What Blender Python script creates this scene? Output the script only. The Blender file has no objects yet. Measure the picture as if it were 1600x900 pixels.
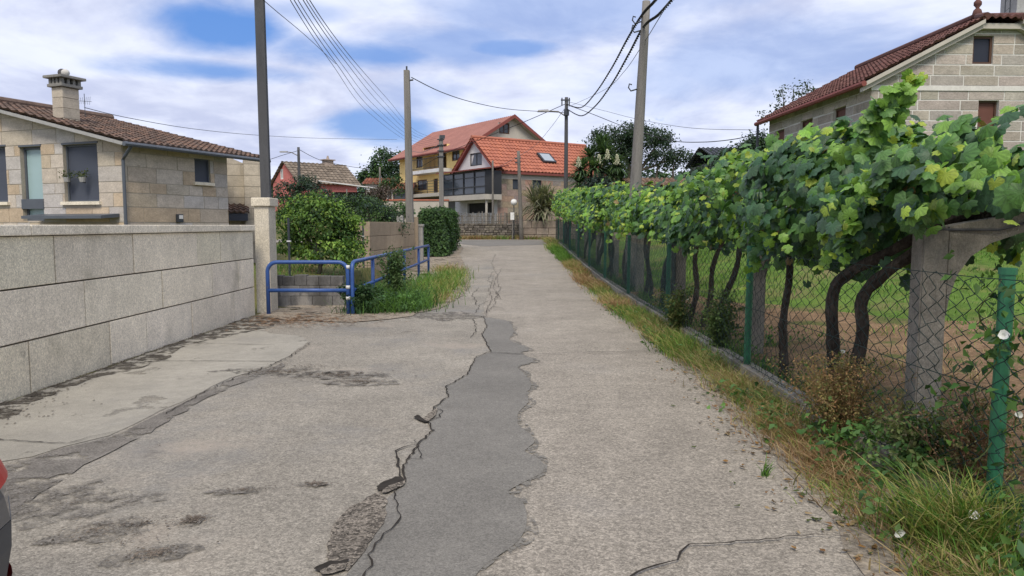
import bpy, bmesh, math, random
import numpy as np
from mathutils import Vector, Matrix, Euler
from mathutils.geometry import tessellate_polygon

R = math.radians
rng = np.random.default_rng(7)
random.seed(7)
scene = bpy.context.scene
COL = scene.collection

# ------------------------------------------------------------------ camera
F_PX = 1150.0                      # focal length in photo pixels (1600 wide)
EYE = 1.6
PITCH = math.atan(98.0 / F_PX)     # camera looks slightly down the lane
cam_d = bpy.data.cameras.new("camera"); cam = bpy.data.objects.new("camera", cam_d); COL.objects.link(cam)
cam_d.sensor_width = 36.0; cam_d.lens = F_PX / 1600 * 36.0
cam_d.clip_start = 0.05; cam_d.clip_end = 6000
cam.location = (0, 0, EYE); cam.rotation_euler = (math.pi / 2 - PITCH, 0, 0)
scene.camera = cam

# ------------------------------------------------------------------ world, sun, exposure
SUN_EL, SUN_AZ = R(52), R(181)     # azimuth clockwise from +Y: the sun stands behind the camera
EXPOSURE = 1.17
world = bpy.data.worlds.new("World"); scene.world = world; world.use_nodes = True
wn, wl = world.node_tree.nodes, world.node_tree.links
wn.clear()
def W(t, **kw):
    n = wn.new(t)
    for k, v in kw.items(): setattr(n, k, v)
    return n
def wmath(op, a, b=None, clamp=False):
    n = W('ShaderNodeMath', operation=op, use_clamp=clamp)
    for i, s in enumerate((a, b)):
        if s is None: continue
        if isinstance(s, (int, float)): n.inputs[i].default_value = s
        else: wl.new(s, n.inputs[i])
    return n.outputs[0]
def wvec(op, a, b):
    n = W('ShaderNodeVectorMath', operation=op)
    for i, s in enumerate((a, b)):
        if s is None: continue
        if isinstance(s, (tuple, list)): n.inputs[i].default_value = s
        else: wl.new(s, n.inputs[i])
    return n
def wramp(f, stops):
    n = W('ShaderNodeMapRange', interpolation_type='SMOOTHSTEP')
    wl.new(f, n.inputs[0]); n.inputs[1].default_value, n.inputs[2].default_value = stops
    return n.outputs[0]
def wnoise(vec, scale, detail, rough, dist=0.0):
    n = W('ShaderNodeTexNoise'); wl.new(vec, n.inputs['Vector'])
    n.inputs['Scale'].default_value = scale; n.inputs['Detail'].default_value = detail
    n.inputs['Roughness'].default_value = rough; n.inputs['Distortion'].default_value = dist
    return n.outputs[0]
def wmix(f, a, b):
    n = W('ShaderNodeMix', data_type='RGBA')
    if isinstance(f, float): n.inputs[0].default_value = f
    else: wl.new(f, n.inputs[0])
    for i, s in ((6, a), (7, b)):
        if isinstance(s, tuple): n.inputs[i].default_value = (*s, 1)
        else: wl.new(s, n.inputs[i])
    return n.outputs[2]
sky = W('ShaderNodeTexSky', sky_type='NISHITA', sun_disc=False)
sky.sun_elevation = SUN_EL; sky.sun_rotation = SUN_AZ
sky.air_density = 1.2; sky.dust_density = 0.6; sky.ozone_density = 2.0
tc = W('ShaderNodeTexCoord'); D = tc.outputs['Generated']
sx = W('ShaderNodeSeparateXYZ'); wl.new(D, sx.inputs[0])
zz = wmath('ADD', wmath('MAXIMUM', sx.outputs[2], 0.0), 0.22)
cx = W('ShaderNodeCombineXYZ')
wl.new(wmath('DIVIDE', sx.outputs[0], zz), cx.inputs[0]); wl.new(wmath('DIVIDE', sx.outputs[1], zz), cx.inputs[1])
CP = cx.outputs[0]                                   # direction carried onto a flat cloud deck
n_big = wnoise(wvec('ADD', CP, (3.1, 1.7, 0)).outputs[0], 1.15, 8, 0.62, 0.35)
n_fine = wnoise(CP, 2.6, 8, 0.55, 0.25)
n_shade = wnoise(wvec('ADD', CP, (8.3, 2.2, 4)).outputs[0], 1.9, 7, 0.58, 0.4)
# openings in the deck: direction, half sizes
def tan_dir(px, py):
    v = Vector(((px - 800) / F_PX, math.cos(PITCH) + (450 - py) / F_PX * math.sin(PITCH), -math.sin(PITCH) + (450 - py) / F_PX * math.cos(PITCH)))
    return v.normalized()
gaps = [(345, 42, .070, .030, 1.0), (330, 112, .10, .013, .9), (570, 84, .12, .020, .85), (600, 200, .07, .024, .9), (700, 70, .12, .030, .6),
        (655, 150, .07, .03, .3), (870, 10, .20, .05, .5), (800, 75, .06, .012, .8), (1230, 85, .22, .045, .45), (1000, 150, .10, .03, .2), (770, 215, .05, .03, .55), (480, 20, .05, .012, .45)]
hole = None
wob = wmath('MULTIPLY', wmath('SUBTRACT', n_fine, 0.5), 1.9)
wob2 = wmath('MULTIPLY', wmath('SUBTRACT', n_big, 0.5), 1.2)
for px, py, ax, az, s in gaps:
    d = tan_dir(px, py)
    q = wvec('MULTIPLY', wvec('SUBTRACT', D, tuple(d)).outputs[0], (1 / ax, 1 / .2, 1 / az)).outputs[0]
    ln = wvec('LENGTH', q, None).outputs['Value']
    ln = wmath('ADD', wmath('ADD', ln, wob), wob2)
    m = W('ShaderNodeMapRange', interpolation_type='SMOOTHSTEP'); wl.new(ln, m.inputs[0])
    m.inputs[1].default_value = 1.5; m.inputs[2].default_value = .35; m.inputs[3].default_value = 0; m.inputs[4].default_value = s
    hole = m.outputs[0] if hole is None else wmath('MAXIMUM', hole, m.outputs[0])
n_hole = wmath('MULTIPLY', wramp(n_big, (.40, .30)), .8)
hole = wmath('MAXIMUM', hole, n_hole)
cloud_c = wmix(wramp(n_shade, (.36, .62)), (4.3, 4.7, 6.3), (6.3, 6.7, 8.0))
cloud_c = wmix(wmath('MULTIPLY', wramp(n_fine, (.46, .70)), .42), cloud_c, (7.7, 8.0, 8.9))
sky_c = wmix(.75, sky.outputs[0], (.65, 1.95, 5.6))
sky_col = wmix(hole, cloud_c, sky_c)
bg = W('ShaderNodeBackground'); wl.new(sky_col, bg.inputs[0]); bg.inputs[1].default_value = 0.062
wo = W('ShaderNodeOutputWorld'); wl.new(bg.outputs[0], wo.inputs[0])

sun_d = bpy.data.lights.new("sun", 'SUN'); sun = bpy.data.objects.new("sun", sun_d); COL.objects.link(sun)
sun_d.energy = 1.4; sun_d.angle = R(20); sun_d.color = (1.0, 0.91, 0.77)
sdir = Vector((math.cos(SUN_EL) * math.sin(SUN_AZ), math.cos(SUN_EL) * math.cos(SUN_AZ), math.sin(SUN_EL)))
sun.rotation_euler = sdir.to_track_quat('Z', 'Y').to_euler()
sun.location = sdir * 50
vs = scene.view_settings
scene.display_settings.display_device = 'sRGB'
vs.view_transform = 'Standard'; vs.look = 'None'; vs.gamma = 1; vs.use_curve_mapping = False
vs.exposure = EXPOSURE
scene.cycles.max_bounces = 6; scene.cycles.transparent_max_bounces = 8

# ------------------------------------------------------------------ materials
def mat(name, base=(1, 1, 1), rough=.85, noises=(), bump=None, spec=.3, transl=0, stains=(), metal=0, stretch=None, coat=0, holes=None, grains=()):
    """colour = base * per-face 'Col' * a product of noises; stains = (colour, scale, lo, hi, amount)"""
    m = bpy.data.materials.new(name); m.use_nodes = True
    N, L = m.node_tree.nodes, m.node_tree.links
    p = N['Principled BSDF']; out = N['Material Output']
    tcn = N.new('ShaderNodeTexCoord'); vec = tcn.outputs['Object']
    if stretch:
        mp = N.new('ShaderNodeMapping'); L.new(vec, mp.inputs[0]); mp.inputs['Scale'].default_value = stretch; vec = mp.outputs[0]
    at = N.new('ShaderNodeAttribute'); at.attribute_name = 'Col'
    def vmul(a, b):
        n = N.new('ShaderNodeMix'); n.data_type = 'RGBA'; n.blend_type = 'MULTIPLY'; n.inputs[0].default_value = 1
        L.new(a, n.inputs[6])
        if isinstance(b, tuple): n.inputs[7].default_value = (*b, 1)
        else: L.new(b, n.inputs[7])
        return n.outputs[2]
    c = vmul(at.outputs['Color'], base)
    def noise(scale, detail=5, rgh=.6):
        n = N.new('ShaderNodeTexNoise'); L.new(vec, n.inputs['Vector'])
        n.inputs['Scale'].default_value = scale; n.inputs['Detail'].default_value = detail; n.inputs['Roughness'].default_value = rgh
        return n.outputs[0]
    for spec_n in noises:
        sc, amt = spec_n[0], spec_n[1]
        r = N.new('ShaderNodeMapRange'); L.new(noise(sc, *(spec_n[2:])), r.inputs[0])
        r.inputs[1].default_value = .3; r.inputs[2].default_value = .7
        r.inputs[3].default_value = 1 - amt; r.inputs[4].default_value = 1 + amt
        cb = N.new('ShaderNodeCombineColor')
        for i in range(3): L.new(r.outputs[0], cb.inputs[i])
        c = vmul(c, cb.outputs[0])
    for sc, amt in grains:      # single chips of stone, each with its own tone
        vo = N.new('ShaderNodeTexVoronoi'); L.new(vec, vo.inputs['Vector']); vo.inputs['Scale'].default_value = sc
        se = N.new('ShaderNodeSeparateColor'); L.new(vo.outputs['Color'], se.inputs[0]); r = N.new('ShaderNodeMapRange'); L.new(se.outputs[0], r.inputs[0])
        r.inputs[3].default_value = 1 - amt; r.inputs[4].default_value = 1 + amt; cb = N.new('ShaderNodeCombineColor')
        for i in range(3): L.new(r.outputs[0], cb.inputs[i])
        c = vmul(c, cb.outputs[0])
    for sc_col, sc, lo, hi, amt in stains:
        r = N.new('ShaderNodeMapRange'); r.interpolation_type = 'SMOOTHSTEP'; L.new(noise(sc, 8, .65), r.inputs[0])
        r.inputs[1].default_value = lo; r.inputs[2].default_value = hi; r.inputs[4].default_value = amt
        n = N.new('ShaderNodeMix'); n.data_type = 'RGBA'; L.new(r.outputs[0], n.inputs[0]); L.new(c, n.inputs[6]); n.inputs[7].default_value = (*sc_col, 1)
        c = n.outputs[2]
    L.new(c, p.inputs['Base Color'])
    p.inputs['Roughness'].default_value = rough; p.inputs['Specular IOR Level'].default_value = spec; p.inputs['Metallic'].default_value = metal
    if coat: p.inputs['Coat Weight'].default_value = coat
    if bump:
        for bsc, bst, bd in ([bump] if not isinstance(bump, list) else bump):
            b = N.new('ShaderNodeBump'); b.inputs['Strength'].default_value = bst; b.inputs['Distance'].default_value = bd
            L.new(noise(bsc, 6), b.inputs['Height'])
            if p.inputs['Normal'].is_linked: L.new(p.inputs['Normal'].links[0].from_socket, b.inputs['Normal'])
            L.new(b.outputs[0], p.inputs['Normal'])
    if holes:      # worn away in places: what lies below shows through
        hr = N.new('ShaderNodeMapRange'); L.new(noise(holes[0], 9, .68), hr.inputs[0]); hr.inputs[1].default_value, hr.inputs[2].default_value = holes[1], holes[2]
        tp = N.new('ShaderNodeBsdfTransparent'); mx = N.new('ShaderNodeMixShader'); L.new(hr.outputs[0], mx.inputs[0])
        L.new(p.outputs[0], mx.inputs[1]); L.new(tp.outputs[0], mx.inputs[2]); L.new(mx.outputs[0], out.inputs[0])
    if transl:
        t = N.new('ShaderNodeBsdfTranslucent'); L.new(vmul(c, (1.25, 1.35, .7)), t.inputs[0])
        mx = N.new('ShaderNodeMixShader'); mx.inputs[0].default_value = transl
        L.new(p.outputs[0], mx.inputs[1]); L.new(t.outputs[0], mx.inputs[2]); L.new(mx.outputs[0], out.inputs[0])
    return m

# ------------------------------------------------------------------ terrain heights and pixel rays
def sm(x, a, b):
    t = np.clip((np.asarray(x, float) - a) / (b - a), 0, 1)
    return t * t * (3 - 2 * t)
def H(x, y):
    x = np.asarray(x, float); y = np.asarray(y, float)
    h = .7 * sm(y, 14, 47) + .9 * sm(y, 47, 66) + 1.4 * sm(y, 66, 80) + 2.0 * sm(y, 80, 100) + 4 * sm(y, 100, 220) + 6 * sm(y, 220, 700)
    h = h + 1.0 * sm(x, 3.0, 8) * sm(y, 8, 20) * (1 - .6 * sm(y, 26, 45))
    h = h + .5 * sm(-x, 3.55, 3.75) * sm(y, 14.5, 14.75) * (1 - sm(y, 19, 23)) * (1 - sm(-x, 8, 10))
    h = h - .8 * sm(-x, 4.9, 6.5) * (1 - sm(y, 12, 14))
    return h
def Hs(x, y): return float(H(x, y))
def ray(px, py):
    a, b = (px - 800) / F_PX, (450 - py) / F_PX
    return Vector((a, math.cos(PITCH) + b * math.sin(PITCH), -math.sin(PITCH) + b * math.cos(PITCH)))
def P(px, py, Y):
    d = ray(px, py); t = Y / d.y
    return Vector((d.x * t, Y, EYE + d.z * t))
def G(px, py):
    d = ray(px, py); t = .3
    while t < 400:
        q = Vector((d.x * t, d.y * t, EYE + d.z * t))
        if q.z <= Hs(q.x, q.y):
            lo, hi = t - max(.02, t * .01), t
            for _ in range(25):
                m = (lo + hi) / 2; q = Vector((d.x * m, d.y * m, EYE + d.z * m))
                if q.z <= Hs(q.x, q.y): hi = m
                else: lo = m
            return Vector((d.x * hi, d.y * hi, EYE + d.z * hi))
        t += max(.02, t * .01)
    return q
class Loc:
    """local frame of a house: corner at O, turned by rot about Z; turns photo positions into wall coordinates"""
    def __init__(s, O, rot): s.O = Vector(O); s.rot = rot; s.inv = Matrix.Rotation(-rot, 3, 'Z')
    def _r(s, px, py): return s.inv @ (Vector((0, 0, EYE)) - s.O), s.inv @ ray(px, py)
    def xz(s, px, py, y=0):
        o, d = s._r(px, py); t = (y - o.y) / d.y; q = o + d * t; return q.x, q.z
    def yz(s, px, py, x=0):
        o, d = s._r(px, py); t = (x - o.x) / d.x; q = o + d * t; return q.y, q.z

# ------------------------------------------------------------------ object helpers
def tag(o, label=None, cat=None, group=None, kind=None):
    if label: o['label'] = label
    if cat: o['category'] = cat
    if group: o['group'] = group
    if kind: o['kind'] = kind
    return o
def thing(name, label, cat, loc=(0, 0, 0), rotz=0, group=None):
    o = bpy.data.objects.new(name, None); COL.objects.link(o)
    o.location = loc; o.rotation_euler = (0, 0, rotz); o.empty_display_size = .2
    return tag(o, label, cat, group)
def link(name, me, parent=None):
    o = bpy.data.objects.new(name, me); COL.objects.link(o)
    if parent is not None: o.parent = parent
    return o
def copy_tree(root, loc, rotz=None, label=None, scale=None):
    def rec(o, par):
        c = o.copy(); COL.objects.link(c)
        if par is not None: c.parent = par
        for ch in list(o.children): rec(ch, c)
        return c
    r = rec(root, None); r.location = loc
    if rotz is not None: r.rotation_euler = (0, 0, rotz)
    if scale: r.scale = scale
    if label: r['label'] = label
    return r
def np_mesh(name, verts, faces, cols, m, parent=None, smooth=False):
    """faces: list of int arrays (n,k); cols: list of (n,3)"""
    me = bpy.data.meshes.new(name)
    verts = np.asarray(verts, np.float32); me.vertices.add(len(verts)); me.vertices.foreach_set('co', verts.ravel())
    loops = np.concatenate([f.ravel() for f in faces]).astype(np.int32)
    tot = np.concatenate([np.full(len(f), f.shape[1], np.int32) for f in faces])
    start = np.concatenate([[0], np.cumsum(tot)[:-1]]).astype(np.int32)
    me.loops.add(len(loops)); me.loops.foreach_set('vertex_index', loops)
    me.polygons.add(len(tot)); me.polygons.foreach_set('loop_start', start); me.polygons.foreach_set('loop_total', tot)
    me.update(calc_edges=True)
    c = np.concatenate(cols); c = np.concatenate([c, np.ones((len(c), 1))], 1).astype(np.float32)
    a = me.attributes.new('Col', 'FLOAT_COLOR', 'FACE'); a.data.foreach_set('color', c.ravel())
    if smooth: me.polygons.foreach_set('use_smooth', np.ones(len(tot), bool))
    me.materials.append(m)
    return link(name, me, parent)
class MB:
    def __init__(s): s.v, s.f, s.c = [], [], []
    def face(s, pts, col=(1, 1, 1)):
        b = len(s.v); s.v.extend([tuple(p) for p in pts]); s.f.append(tuple(range(b, b + len(pts)))); s.c.append(col)
    def hexa(s, p, col=(1, 1, 1)):            # p: 8 points, 0-3 one cap, 4-7 the other
        b = len(s.v); s.v.extend([tuple(q) for q in p])
        for f in ((3, 2, 1, 0), (4, 5, 6, 7), (0, 1, 5, 4), (1, 2, 6, 5), (2, 3, 7, 6), (3, 0, 4, 7)):
            s.f.append(tuple(b + i for i in f)); s.c.append(col)
        return s
    def box(s, x0, x1, y0, y1, z0, z1, col=(1, 1, 1), bev=0):
        if not bev:
            return s.hexa([(x0, y0, z0), (x1, y0, z0), (x1, y1, z0), (x0, y1, z0), (x0, y0, z1), (x1, y0, z1), (x1, y1, z1), (x0, y1, z1)], col)
        bm = bmesh.new(); bmesh.ops.create_cube(bm, size=1)
        for v in bm.verts: v.co = Vector(((x0 + x1) / 2 + v.co.x * (x1 - x0), (y0 + y1) / 2 + v.co.y * (y1 - y0), (z0 + z1) / 2 + v.co.z * (z1 - z0)))
        bmesh.ops.bevel(bm, geom=bm.edges[:], offset=bev, segments=2, affect='EDGES', profile=.6)
        s.add_bm(bm, col); return s
    def add_bm(s, bm, col=(1, 1, 1)):
        b = len(s.v); bm.verts.index_update()
        s.v.extend([tuple(v.co) for v in bm.verts])
        for f in bm.faces: s.f.append(tuple(b + v.index for v in f.verts)); s.c.append(col)
        bm.free()
    def prism(s, poly, z0, z1, col=(1, 1, 1), T=None):   # polygon (a,b) extruded along the third axis; T maps (a,b,c)
        T = T or (lambda a, b, c: (a, b, c)); n = len(poly); b = len(s.v)
        s.v.extend([tuple(T(a, q, z0)) for a, q in poly] + [tuple(T(a, q, z1)) for a, q in poly])
        s.f.append(tuple(range(b + n - 1, b - 1, -1))); s.f.append(tuple(range(b + n, b + 2 * n))); s.c += [col, col]
        for i in range(n):
            j = (i + 1) % n; s.f.append((b + i, b + j, b + n + j, b + n + i)); s.c.append(col)
        return s
    def tube(s, pts, r, sides=8, col=(1, 1, 1), cap=True, twist=0, jit=0):
        pts = [Vector(p) for p in pts]; n = len(pts)
        rr = r if isinstance(r, (list, tuple)) else [r] * n
        b0 = len(s.v); ref = None
        for i, p in enumerate(pts):
            t = (pts[min(i + 1, n - 1)] - pts[max(i - 1, 0)]).normalized()
            if ref is None:
                ref = t.orthogonal().normalized()
            ref = (ref - t * ref.dot(t)).normalized(); q = t.cross(ref)
            for k in range(sides):
                a = 2 * math.pi * k / sides + twist; rad = rr[i] * (1 + (random.uniform(-jit, jit) if jit else 0))
                s.v.append(tuple(p + ref * math.cos(a) * rad + q * math.sin(a) * rad))
        for i in range(n - 1):
            for k in range(sides):
                k2 = (k + 1) % sides
                s.f.append((b0 + i * sides + k, b0 + i * sides + k2, b0 + (i + 1) * sides + k2, b0 + (i + 1) * sides + k)); s.c.append(col)
        if cap:
            s.f.append(tuple(b0 + k for k in reversed(range(sides)))); s.f.append(tuple(b0 + (n - 1) * sides + k for k in range(sides))); s.c += [col, col]
        return s
    def ball(s, c, rx, ry=None, rz=None, col=(1, 1, 1), seg=12, rings=8):
        bm = bmesh.new(); bmesh.ops.create_uvsphere(bm, u_segments=seg, v_segments=rings, radius=1)
        for v in bm.verts: v.co = Vector((c[0] + v.co.x * rx, c[1] + v.co.y * (ry or rx), c[2] + v.co.z * (rz or rx)))
        s.add_bm(bm, col); return s
    def build(s, name, m, parent=None, smooth=False):
        me = bpy.data.meshes.new(name); me.from_pydata(s.v, [], s.f)
        a = me.attributes.new('Col', 'FLOAT_COLOR', 'FACE')
        a.data.foreach_set('color', np.array([(*c[:3], 1) for c in s.c], np.float32).ravel())
        if smooth: me.polygons.foreach_set('use_smooth', np.ones(len(s.f), bool))
        me.materials.append(m)
        return link(name, me, parent)

def clip_poly(poly, conv):
    """clip polygon with a counter-clockwise convex polygon (both lists of (a,b))"""
    out = list(poly)
    for i in range(len(conv)):
        (ax, ay), (bx, by) = conv[i], conv[(i + 1) % len(conv)]
        inp, out = out, []
        if not inp: return []
        side = lambda p: (bx - ax) * (p[1] - ay) - (by - ay) * (p[0] - ax)
        for j in range(len(inp)):
            p, q = inp[j], inp[(j + 1) % len(inp)]; sp, sq = side(p), side(q)
            if sp >= 0: out.append(p)
            if (sp >= 0) != (sq >= 0):
                t = sp / (sp - sq); out.append((p[0] + (q[0] - p[0]) * t, p[1] + (q[1] - p[1]) * t))
    return out
def ccw(poly):
    a = sum(poly[i][0] * poly[(i + 1) % len(poly)][1] - poly[(i + 1) % len(poly)][0] * poly[i][1] for i in range(len(poly)))
    return poly if a > 0 else poly[::-1]
def cut_rects(rect, opens):
    rs = [rect]
    for (a0, a1, b0, b1) in opens:
        nx = []
        for (u0, u1, v0, v1) in rs:
            if a1 <= u0 or a0 >= u1 or b1 <= v0 or b0 >= v1: nx.append((u0, u1, v0, v1)); continue
            if v0 < b0: nx.append((u0, u1, v0, b0))
            if v1 > b1: nx.append((u0, u1, b1, v1))
            c0, c1 = max(v0, b0), min(v1, b1)
            if u0 < a0: nx.append((u0, a0, c0, c1))
            if u1 > a1: nx.append((a1, u1, c0, c1))
        rs = nx
    return rs
def facade(mb, T, poly, opens=(), reveal=.16, col=(1, 1, 1)):
    """flat wall with holes and reveals; T(u,v,d) with d outward"""
    poly = ccw(list(poly)); us = [p[0] for p in poly]; vsx = [p[1] for p in poly]
    for r in cut_rects((min(us), max(us), min(vsx), max(vsx)), opens):
        q = clip_poly([(r[0], r[2]), (r[1], r[2]), (r[1], r[3]), (r[0], r[3])], poly)
        if len(q) > 2: mb.face([T(u, v, 0) for u, v in q], col)
    for (a0, a1, b0, b1) in opens:
        c = [(a0, b0), (a1, b0), (a1, b1), (a0, b1)]
        for i in range(4):
            p, q = c[i], c[(i + 1) % 4]
            mb.face([T(*p, 0), T(*q, 0), T(*q, -reveal), T(*p, -reveal)], col)
def ashlar(mb, T, poly, opens, ch, lens, gap, proud, colf, v_start=None, rows=None):
    """courses of cut stone standing proud of the mortar; colf(u,v)->colour of one stone"""
    poly = ccw(list(poly)); us = [p[0] for p in poly]; vv = [p[1] for p in poly]
    v = min(vv) if v_start is None else v_start; k = 0
    while v < max(vv):
        h = (rows[k % len(rows)] if rows else ch); u = min(us) - random.uniform(0, lens[1]); k += 1
        while u < max(us):
            l = random.uniform(*lens); c = colf(u, v)
            for r in cut_rects((u + gap / 2, u + l - gap / 2, v + gap / 2, v + h - gap / 2), opens):
                if r[1] - r[0] < .03 or r[3] - r[2] < .03: continue
                q = clip_poly([(r[0], r[2]), (r[1], r[2]), (r[1], r[3]), (r[0], r[3])], poly)
                if len(q) > 2: mb.prism(q, .0, proud * random.uniform(.75, 1.25), c, T=lambda a, b, d: T(a, b, d))
            u += l
        v += h
def tbox(mb, T, u0, u1, v0, v1, d0, d1, col=(1, 1, 1)):
    return mb.hexa([T(u0, v0, d0), T(u1, v0, d0), T(u1, v1, d0), T(u0, v1, d0), T(u0, v0, d1), T(u1, v0, d1), T(u1, v1, d1), T(u0, v1, d1)], col)
def window(parent, T, o, fm, pm, cols=2, rows=1, rec=.1, fw=.06, name='window', pane='pane', sill=None, inset=.05):
    """frame with bars set back in the opening; the pane is its sub-part"""
    u0, u1, v0, v1 = o; mb = MB(); d1, d0 = -rec + inset, -rec
    tbox(mb, T, u0, u0 + fw, v0, v1, d0, d1); tbox(mb, T, u1 - fw, u1, v0, v1, d0, d1)
    tbox(mb, T, u0 + fw, u1 - fw, v0, v0 + fw, d0, d1); tbox(mb, T, u0 + fw, u1 - fw, v1 - fw, v1, d0, d1)
    for i in range(1, cols):
        c = u0 + (u1 - u0) * i / cols; tbox(mb, T, c - fw * .4, c + fw * .4, v0 + fw, v1 - fw, d0, d1 - .006)
    for i in range(1, rows):
        c = v0 + (v1 - v0) * i / rows; tbox(mb, T, u0 + fw, u1 - fw, c - fw * .3, c + fw * .3, d0, d1 - .009)
    w = mb.build(name, fm, parent)
    p = MB(); p.face([T(u0 + .01, v0 + .01, -rec + .012), T(u1 - .01, v0 + .01, -rec + .012), T(u1 - .01, v1 - .01, -rec + .012), T(u0 + .01, v1 - .01, -rec + .012)])
    p.build(pane, pm, w)
    if sill is not None:
        s = MB(); tbox(s, T, u0 - .08, u1 + .08, v0 - .09, v0, .007, .1); s.build('sill', sill, w)
    return w
def roof_tiles(mb, Pf, n, poly, per, rowh, amp, colf, step=.035, sub=6):
    """wavy rows of tiles over the roof plane; Pf(u,v) -> point, u along the eave, v up the slope"""
    poly = ccw(list(poly)); us = [p[0] for p in poly]; vv = [p[1] for p in poly]; n = Vector(n)
    u0, u1, v0, v1 = min(us), max(us), min(vv), max(vv)
    nc = int(math.ceil((u1 - u0) / per)); nr = int(math.ceil((v1 - v0) / rowh))
    def hgt(u, fr): return amp * (.5 + .5 * math.cos(2 * math.pi * (u - u0) / per)) + step * (1 - fr)
    for r in range(nr):
        for c in range(nc):
            col = colf(c, r); jz = random.uniform(-.006, .006)
            for s_ in range(sub):
                a, b = u0 + per * (c + s_ / sub), u0 + per * (c + (s_ + 1) / sub); e, g = v0 + rowh * r, v0 + rowh * (r + 1)
                q = clip_poly([(a, e), (b, e), (b, g), (a, g)], poly)
                if len(q) > 2: mb.face([Pf(u, v) + n * (hgt(u, (v - e) / rowh) + jz) for u, v in q], col)
            if step > 0 and r >= 0:
                a, b, e = u0 + per * c, u0 + per * (c + 1), v0 + rowh * r
                for s_ in range(sub):
                    ua, ub = a + per * s_ / sub, a + per * (s_ + 1) / sub
                    if len(clip_poly([(ua, e), (ub, e), (ub, e + .01), (ua, e + .01)], poly)) > 2:
                        mb.face([Pf(ua, e) + n * (hgt(ua, 1) - .03), Pf(ub, e) + n * (hgt(ub, 1) - .03), Pf(ub, e) + n * (hgt(ub, 0) + jz), Pf(ua, e) + n * (hgt(ua, 0) + jz)], col)
def irregular(cx, cy, rx, ry, n=14, jit=.35, rot=0):
    o = []
    for i in range(n):
        a = 2 * math.pi * i / n; k = 1 + random.uniform(-jit, jit)
        x, y = rx * k * math.cos(a), ry * k * math.sin(a)
        o.append((cx + x * math.cos(rot) - y * math.sin(rot), cy + x * math.sin(rot) + y * math.cos(rot)))
    return o

# ------------------------------------------------------------------ foliage
def unit(a): return a / np.maximum(np.linalg.norm(a, axis=1, keepdims=True), 1e-6)
def leaf_mesh(name, pos, nrm, tip, size, cols, tmpl, m, parent=None):
    tv, tf = tmpl; tv = np.array(tv, float); N = len(pos); k = len(tv)
    nrm = unit(nrm); tip = unit(tip - nrm * np.sum(tip * nrm, 1, keepdims=True)); sd = np.cross(tip, nrm)
    V = pos[:, None, :] + size[:, None, None] * (tv[None, :, 0:1] * sd[:, None] + tv[None, :, 1:2] * tip[:, None] + tv[None, :, 2:3] * nrm[:, None])
    off = (np.arange(N) * k)[:, None]; faces, cc = [], []
    for L in sorted(set(len(f) for f in tf)):
        fs = [f for f in tf if len(f) == L]
        for q_, f in enumerate(fs):      # facets either side of a vein differ a little
            faces.append(off + np.array(f)[None]); cc.append(cols * (1 + (.13 * (-1) ** q_ if len(fs) > 8 else 0)))
    return np_mesh(name, V.reshape(-1, 3), faces, cc, m, parent)
LEAF = ([(0, 0, 0), (.28, .45, .10), (0, .5, 0), (-.28, .45, .10), (0, 1, -.12)], [(0, 1, 2), (0, 2, 3), (1, 4, 2), (2, 4, 3)])
def grape_leaf():
    ang = [0, 12, 24, 38, 50, 62, 76, 92, 108, 124, 142, 158, 172]   # from the tip round to the stalk notch
    rad = [.62, .53, .45, .52, .57, .50, .44, .50, .53, .46, .46, .38, .10]
    v = [(0, 0, .06)]
    for a, r in zip(ang, rad): v.append((math.sin(R(a)) * r, math.cos(R(a)) * r, -.55 * r * r + (.06 if r > .51 else 0) - .10 * abs(math.sin(R(a)) * r)))
    for a, r in list(zip(ang, rad))[:0:-1]: v.append((-math.sin(R(a)) * r, math.cos(R(a)) * r, -.45 * r * r - .16 * abs(math.sin(R(a)) * r)))
    n = len(v) - 1
    return v, [(0, 1 + (i + 1) % n, 1 + i) for i in range(n)]
GRAPE = grape_leaf()
def sub_clusters(clumps, rnd):
    """clumps: (centre, radii, number of sub clusters); returns sub cluster centres and outward directions"""
    C, O = [], []
    for c, r, n in clumps:
        d = unit(rnd.normal(size=(n, 3))); k = rnd.uniform(.45, 1.0, (n, 1)) ** .6
        C.append(np.array(c) + d * k * np.array(r)); O.append(d)
    return np.concatenate(C), np.concatenate(O)
def foliage(name, clumps, per, sigma, leaf, palette, m, parent, seed=1, up=.5, tmpl=LEAF, hang=.4):
    rnd = np.random.default_rng(seed)
    C, O = sub_clusters(clumps, rnd); n = len(C)
    idx = np.repeat(np.arange(n), per); N = len(idx)
    sg = sigma * rnd.uniform(.6, 1.4, n)
    pos = C[idx] + rnd.normal(size=(N, 3)) * sg[idx, None] * np.array([1, 1, .75])
    nrm = O[idx] * .6 + rnd.normal(size=(N, 3)) * .6 + np.array([0, 0, up])
    tip = O[idx] * .5 + rnd.normal(size=(N, 3)) * .7 - np.array([0, 0, hang])
    pal = np.array(palette); w = rnd.integers(0, len(pal), n)
    cols = pal[w][idx] * rnd.uniform(.7, 1.3, (N, 1)) * rnd.uniform(.92, 1.08, (N, 3))
    return leaf_mesh(name, pos, nrm, tip, leaf * rnd.uniform(.6, 1.3, N), cols, tmpl, m, parent)
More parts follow.
